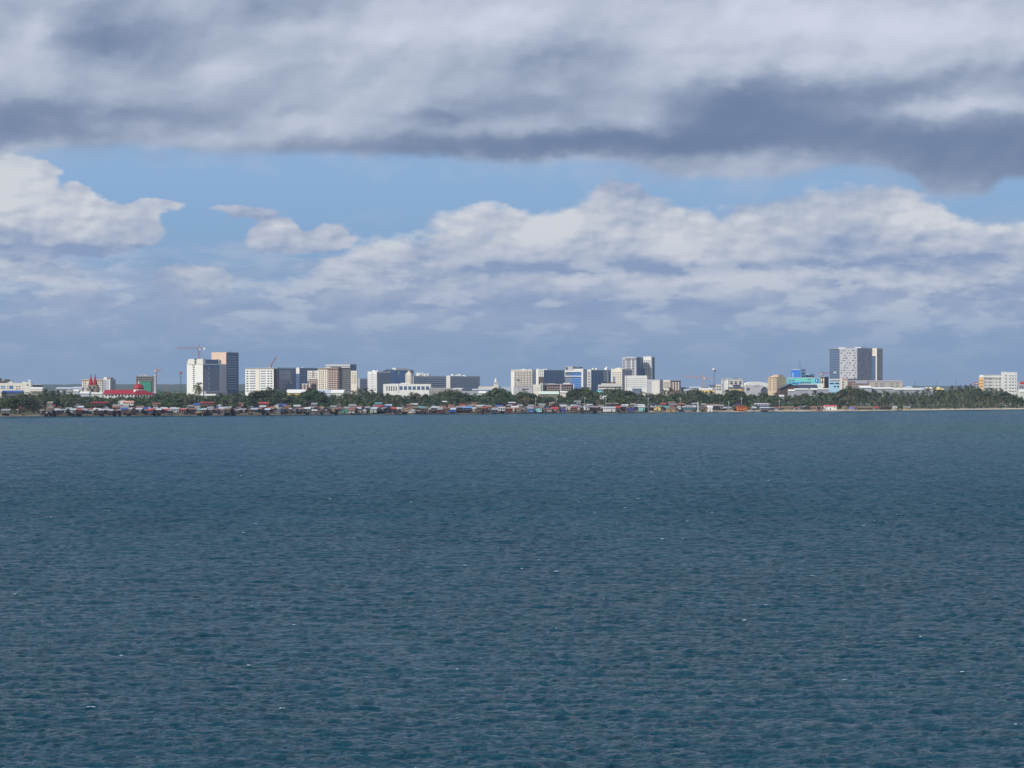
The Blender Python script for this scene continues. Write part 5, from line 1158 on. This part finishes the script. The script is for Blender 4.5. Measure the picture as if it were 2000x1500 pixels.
special(1346, 26, 18, 800, 795.2, ROOFS[1][1], mat('teal_board', (84, 132, 142)), 'gable', 'wide open shelter with teal boards under a pale roof')
special(1494, 17, 16, 801.3, 796.6, PALEB, WALLS[2][1], 'gable', 'plain grey walled shed standing on the beach')
special(1488, 27, 34, 794, 790.8, ROOFS[1][1], WALLS[3][1], 'shed', 'long shaded shack with a slanting pale roof behind the grey shed')
special(1387, 9, 10, 804.5, 796, WHITE, WHITE, 'shed', 'white plastic sheeted shelter at the top of the beach', windows=0)
special(1375, 10, 18, 802, 794.5, ROOFS[3][1], WALLS[4][1], 'gable', 'tan ruined looking hut left of the white sheeted shelter')
special(1392, 26, 34, 797, 791.5, ROOFS[2][1], WALLS[6][1], 'gable', 'rusty roofed house rising behind the white sheeted shelter')
special(1232, 15, 10, 803.5, 797.5, ROOFS[0][1], PU, 'cross', 'small violet and white shack on short stilts')
special(1253, 12, 10, 803, 795, ROOFS[7][1], mat('aqua_board', (130, 200, 190)), 'gable', 'aqua walled shack under a white roof')
special(1190, 24, 9, 804, 797, ROOFS[1][1], WHITE, 'gable', 'long white walled stilt house with a pale roof at the waterline', windows=4)
special(97, 9, 55, 795, 787.5, STONE, CONC, 'shed', 'square tan concrete block house behind the first shacks')
special(37, 12, 24, 803, 798, RED, WALLS[0][1], 'cross', 'lone dark hut with a red pyramid roof under the left trees', dep=5)
special(10, 16, 14, 807, 803, ROOFS[0][1], WALLS[2][1], 'shed', 'grey hut at the far left end of the beach')
special(250, 20, 90, 792, 786, mat('salmon_sheet', (206, 150, 134)), OFFWHITE, 'gable', 'salmon roofed house standing high behind the waterline row')
special(238, 13, 95, 790, 783, PALEB, WHITE, 'cross', 'white house with a pale gable beside the salmon roofed one')
special(192, 30, 90, 792, 787, mat('dark_red_sheet', (150, 44, 52)), WALLS[0][1], 'shed', 'wide dark house with a sloping dark red roof behind the shacks')
special(404, 24, 75, 792, 787, mat('brick_red_sheet', (150, 62, 58)), WALLS[1][1], 'gable', 'house with a long brick red roof below the hotel tower')
special(515, 18, 80, 794, 788, mat('rose_sheet', (170, 70, 84)), WALLS[1][1], 'gable', 'rose red roofed house in the trees below the white slab')
special(551, 14, 60, 796, 792.8, BLUER, WALLS[3][1], 'shed', 'house with a royal blue roof behind the waterline row')
special(384, 11, 60, 795.5, 793.2, BLUER, WALLS[0][1], 'shed', 'small blue roofed shack below the white hotel tower')
special(284, 9, 12, 803, 801, BLUER, WALLS[3][1], 'shed', 'shack with a blue tarpaulin roof in the waterline row')
special(1537, 19, 22, 800.5, 796, ROOFS[3][1], WALLS[4][1], 'gable', 'long tan hut with a brown roof at the palm edge')
special(1575, 13, 26, 800.5, 795.5, ROOFS[1][1], WALLS[0][1], 'cross', 'dark hut with a pale gable right of the long tan hut')
special(1597, 20, 42, 800, 794.5, ROOFS[3][1], WALLS[0][1], 'gable', 'dark open house left of the pink roofed beach house')
special(1690, 30, 24, 800.3, 797, ROOFS[3][1], WALLS[1][1], 'gable', 'low brown thatched shelter right of the beach umbrella', name='beach_shelter', cat='shelter')
special(1730, 22, 26, 800, 796.6, ROOFS[3][1], WALLS[0][1], 'cross', 'brown thatched shelter under leaning palms', name='beach_shelter', cat='shelter')
taken = [(24, 52, 0), (1028, 1060, 0), (1076, 1130, 0), (663, 683, 0), (722, 763, 0), (876, 922, 0), (986, 1001, 0), (1176, 1204, 0), (1224, 1262, 0), (1276, 1400, 0)]
def free(px): return not any(a - 3 < px < b + 3 for a, b, _ in taken)
def pick(lst, ws): return rr.choices(lst, ws)[0]
# waterline row
px = 78
while px < 1400:
    w = rr.uniform(6.5, 14)
    if free(px + w / 2):
        ww = WW if px > 560 else [44, 22, 14, 12, 2, 5, 3, 1]
        stilts = px < 600 or rr.random() < .6; c_ = px + w / 2; sy = HY + F * EYE / shore_px(c_)
        yb = sy - (rr.uniform(4.6, 6.6) if stilts else rr.uniform(2.5, 3.4)) - (0 if px < 560 else 0)
        dY = (rr.uniform(-22, -12) if px < 560 else rr.uniform(-15, -6)) if stilts else rr.uniform(3, 9)
        shack(c_, w, shore_px(c_) + dY, yb, yb - rr.uniform(5.0, 7.2), pick(ROOFS, RW), pick(WALLS, ww), rr.choice(['gable', 'shed', 'gable', 'shed', 'cross']), rr, G1, 'at the waterline', dep=rr.uniform(8, 13) if stilts else None)
    px += w * rr.uniform(.9, 1.12)
# second and third rows, roofs showing above the first
for (d0, d1, lo, hi, step, where, x0, x1) in ((16, 26, 10.5, 13.5, 13, 'in the second row', 80, 1400), (32, 46, 14, 18, 20, 'in the third row', 90, 1390), (56, 80, 18.5, 24, 62, 'amid the trees', 90, 1360)):
    px = x0
    while px < x1:
        w = rr.uniform(7, 15); c_ = px + w / 2; sy = HY + F * EYE / shore_px(c_); Yd = shore_px(c_) + rr.uniform(d0, d1)
        ye = sy - rr.uniform(lo, hi)
        shack(c_, w, Yd, ye + 6.2, ye, pick(ROOFS, [32, 20, 20, 13, 2, 5, 2, 6, 2, 4]), pick(WALLS, WW), rr.choice(['gable', 'gable', 'shed', 'cross']), rr, 'roofs of the inner settlement', where, name='shack_house')
        px += step * rr.uniform(.7, 1.3)
# right hand beach huts
for c_ in (1412, 1424, 1470, 1474, 1508, 1516, 1525, 1556, 1588, 1650, 1668, 1712, 1748, 1772):
    shack(c_, rr.uniform(7, 12), shore_px(c_) + rr.uniform(20, 34), 800.6 + (1600 - c_) * .006, 796.8 + (1600 - c_) * .006, pick(ROOFS, RW), pick(WALLS, WW), rr.choice(['gable', 'shed']), rr, 'beach huts at the palm edge', 'on the dry sand', name='beach_hut')

# beach umbrella tent, poles, boats
Yd = shore_px(1663) + 18; X = at(1663, Yd); r = thing('beach_tent', 'blue and white striped beach tent on the sand at right', 'tent', (X, Yd, ground_z(X, Yd)))
MB().lathe([(3.0, 2.0), (2.2, 2.9), (1.0, 3.6), (.1, 3.9)], 0, 0, 10).build('canopy', mat('violet_blue_canvas', (104, 116, 190)), r)
for a in range(5): MB().tube((2.6 * math.cos(a * 1.26), 2.6 * math.sin(a * 1.26), 0), (2.6 * math.cos(a * 1.26), 2.6 * math.sin(a * 1.26), 2.1), .06, .06, 5).build('pole', OFFWHITE, r)
def pole(px, Yd, y1, label, m=LGREY, w=.22, arm=True):
    X = at(px, Yd); g = ground_z(X, Yd); h = zz(y1, Yd) - g; r = thing('utility_pole', label, 'pole', (X, Yd, g))
    MB().tube((0, 0, -.5), (0, 0, h), w, w * .6, 7).build('shaft', m, r)
    if arm: MB().box(0, 0, h - .7, 2.2, .16, .16).build('crossarm', m, r); MB().tube((.5, 0, h - .9), (.5, 0, h - 1.9), .3, .3, 8).build('transformer', LGREY, r)
pole(1363.3, shore_px(1363) + 14, 784.8, 'thick white post standing on the beach beside a tan ruined hut', WHITE, .55, False)
pole(1266, shore_px(1266) + 40, 776, 'bent pale pole left of the yellow fronted beach house')
pole(1328.5, shore_px(1328) + 45, 776.5, 'utility pole above the wide teal boarded shelter')
pole(1087, shore_px(1087) + 60, 776, 'thin utility pole behind the purple stilt house')
pole(1046, shore_px(1046) + 60, 777, 'thin utility pole behind the pale turquoise house')
pole(1142, shore_px(1142) + 60, 775, 'thin utility pole right of the bright red roof')
pole(1183, shore_px(1183) + 60, 776, 'thin utility pole above the long white stilt house')
pole(1423, shore_px(1423) + 50, 784, 'utility pole left of the orange beach house')
pole(1448, shore_px(1448) + 60, 776, 'utility pole rising behind the orange beach house')
pole(1522, shore_px(1522) + 30, 781, 'slim pole left of the long tan hut')
HULL = [mat('white_hull', (222, 222, 216)), mat('blue_hull', (60, 96, 150)), mat('tan_hull', (176, 142, 104)), mat('red_hull', (160, 70, 60))]
def boat(px, dY, L, hm_, label, dark=DGREY):
    Yd = shore_px(px) + dY; X = at(px, Yd); g = ground_z(X, Yd); r = thing('outrigger_boat', label, 'boat', (X, Yd, g + .1), R(rr.uniform(-12, 12)), 'outrigger boats on the beach')
    n = 9; mb = MB()
    for i in range(n):
        t = -1 + 2 * i / (n - 1); w = .55 * (1 - abs(t) ** 2.4) + .03; sh_ = .35 * t * t
        mb.v += [(t * L / 2, -w, .75 + sh_), (t * L / 2, 0, .05 + sh_ * .8), (t * L / 2, w, .75 + sh_)]
    for i in range(n - 1):
        a = 3 * i; mb.f += [(a, a + 3, a + 4, a + 1), (a + 1, a + 4, a + 5, a + 2), (a, a + 2, a + 5, a + 3)]
    mb.build('hull', hm_, r)
    for s_ in (-1, 1):
        MB().tube((-L * .38, s_ * 1.9, .25), (L * .38, s_ * 1.9, .25), .07, .07, 5).build('outrigger', WALLS[4][1], r)
    for t in (-.22, .22): MB().tube((t * L, -1.9, .28), (t * L, 1.9, .28), .05, .05, 4).build('crossbeam', WALLS[4][1], r)
    MB().quadbox(-L * .14, L * .14, -.5, .5, .8, 1.35).build('cabin', dark, r)
boat(1756, 9, 7.5, HULL[2], 'tan outrigger boat pulled up where the palm beach begins')
boat(1331, 7, 6.5, HULL[1], 'dark blue outrigger boat before the wide teal shelter', DGREY)
boat(1272, 8, 6, HULL[0], 'white outrigger boat before the yellow fronted beach house', WHITE)
boat(1600, 12, 7, HULL[3], 'red outrigger boat on the sand left of the pink roofed house', REDP)
boat(1469, 10, 5.5, HULL[0], 'pale outrigger boat on the sand right of the orange house', OFFWHITE)
boat(790, 6, 6.5, HULL[0], 'white outrigger boat below the ornate cream tower', OFFWHITE)
boat(45, 8, 5.5, HULL[2], 'tan outrigger boat on the left beach before the red roofed hut', DBROWN)
settle()
print('TREES', NB_, NP_, 'SHACKS', sum(1 for o in bpy.data.objects if 'category' in o and o['category'] == 'house'))

# ------------------------------------------------------------------ sea haze
if HAZE > 0:
    hzm = bpy.data.materials.new('haze_air'); hzm.use_nodes = True; nt = hzm.node_tree; nt.nodes.clear()
    vp = nt.nodes.new('ShaderNodeVolumePrincipled'); vp.inputs['Color'].default_value = (*lin(HAZE_C), 1); vp.inputs['Density'].default_value = HAZE
    vp.inputs['Anisotropy'].default_value = 0.1
    o_ = nt.nodes.new('ShaderNodeOutputMaterial'); nt.links.new(vp.outputs[0], o_.inputs['Volume'])
    hb = MB().quadbox(-15000, 15000, -300, 28500, -6, 112).build('haze', hzm)
    tag(hb, 'thin blue sea haze over the water and the city', None, None, 'stuff')
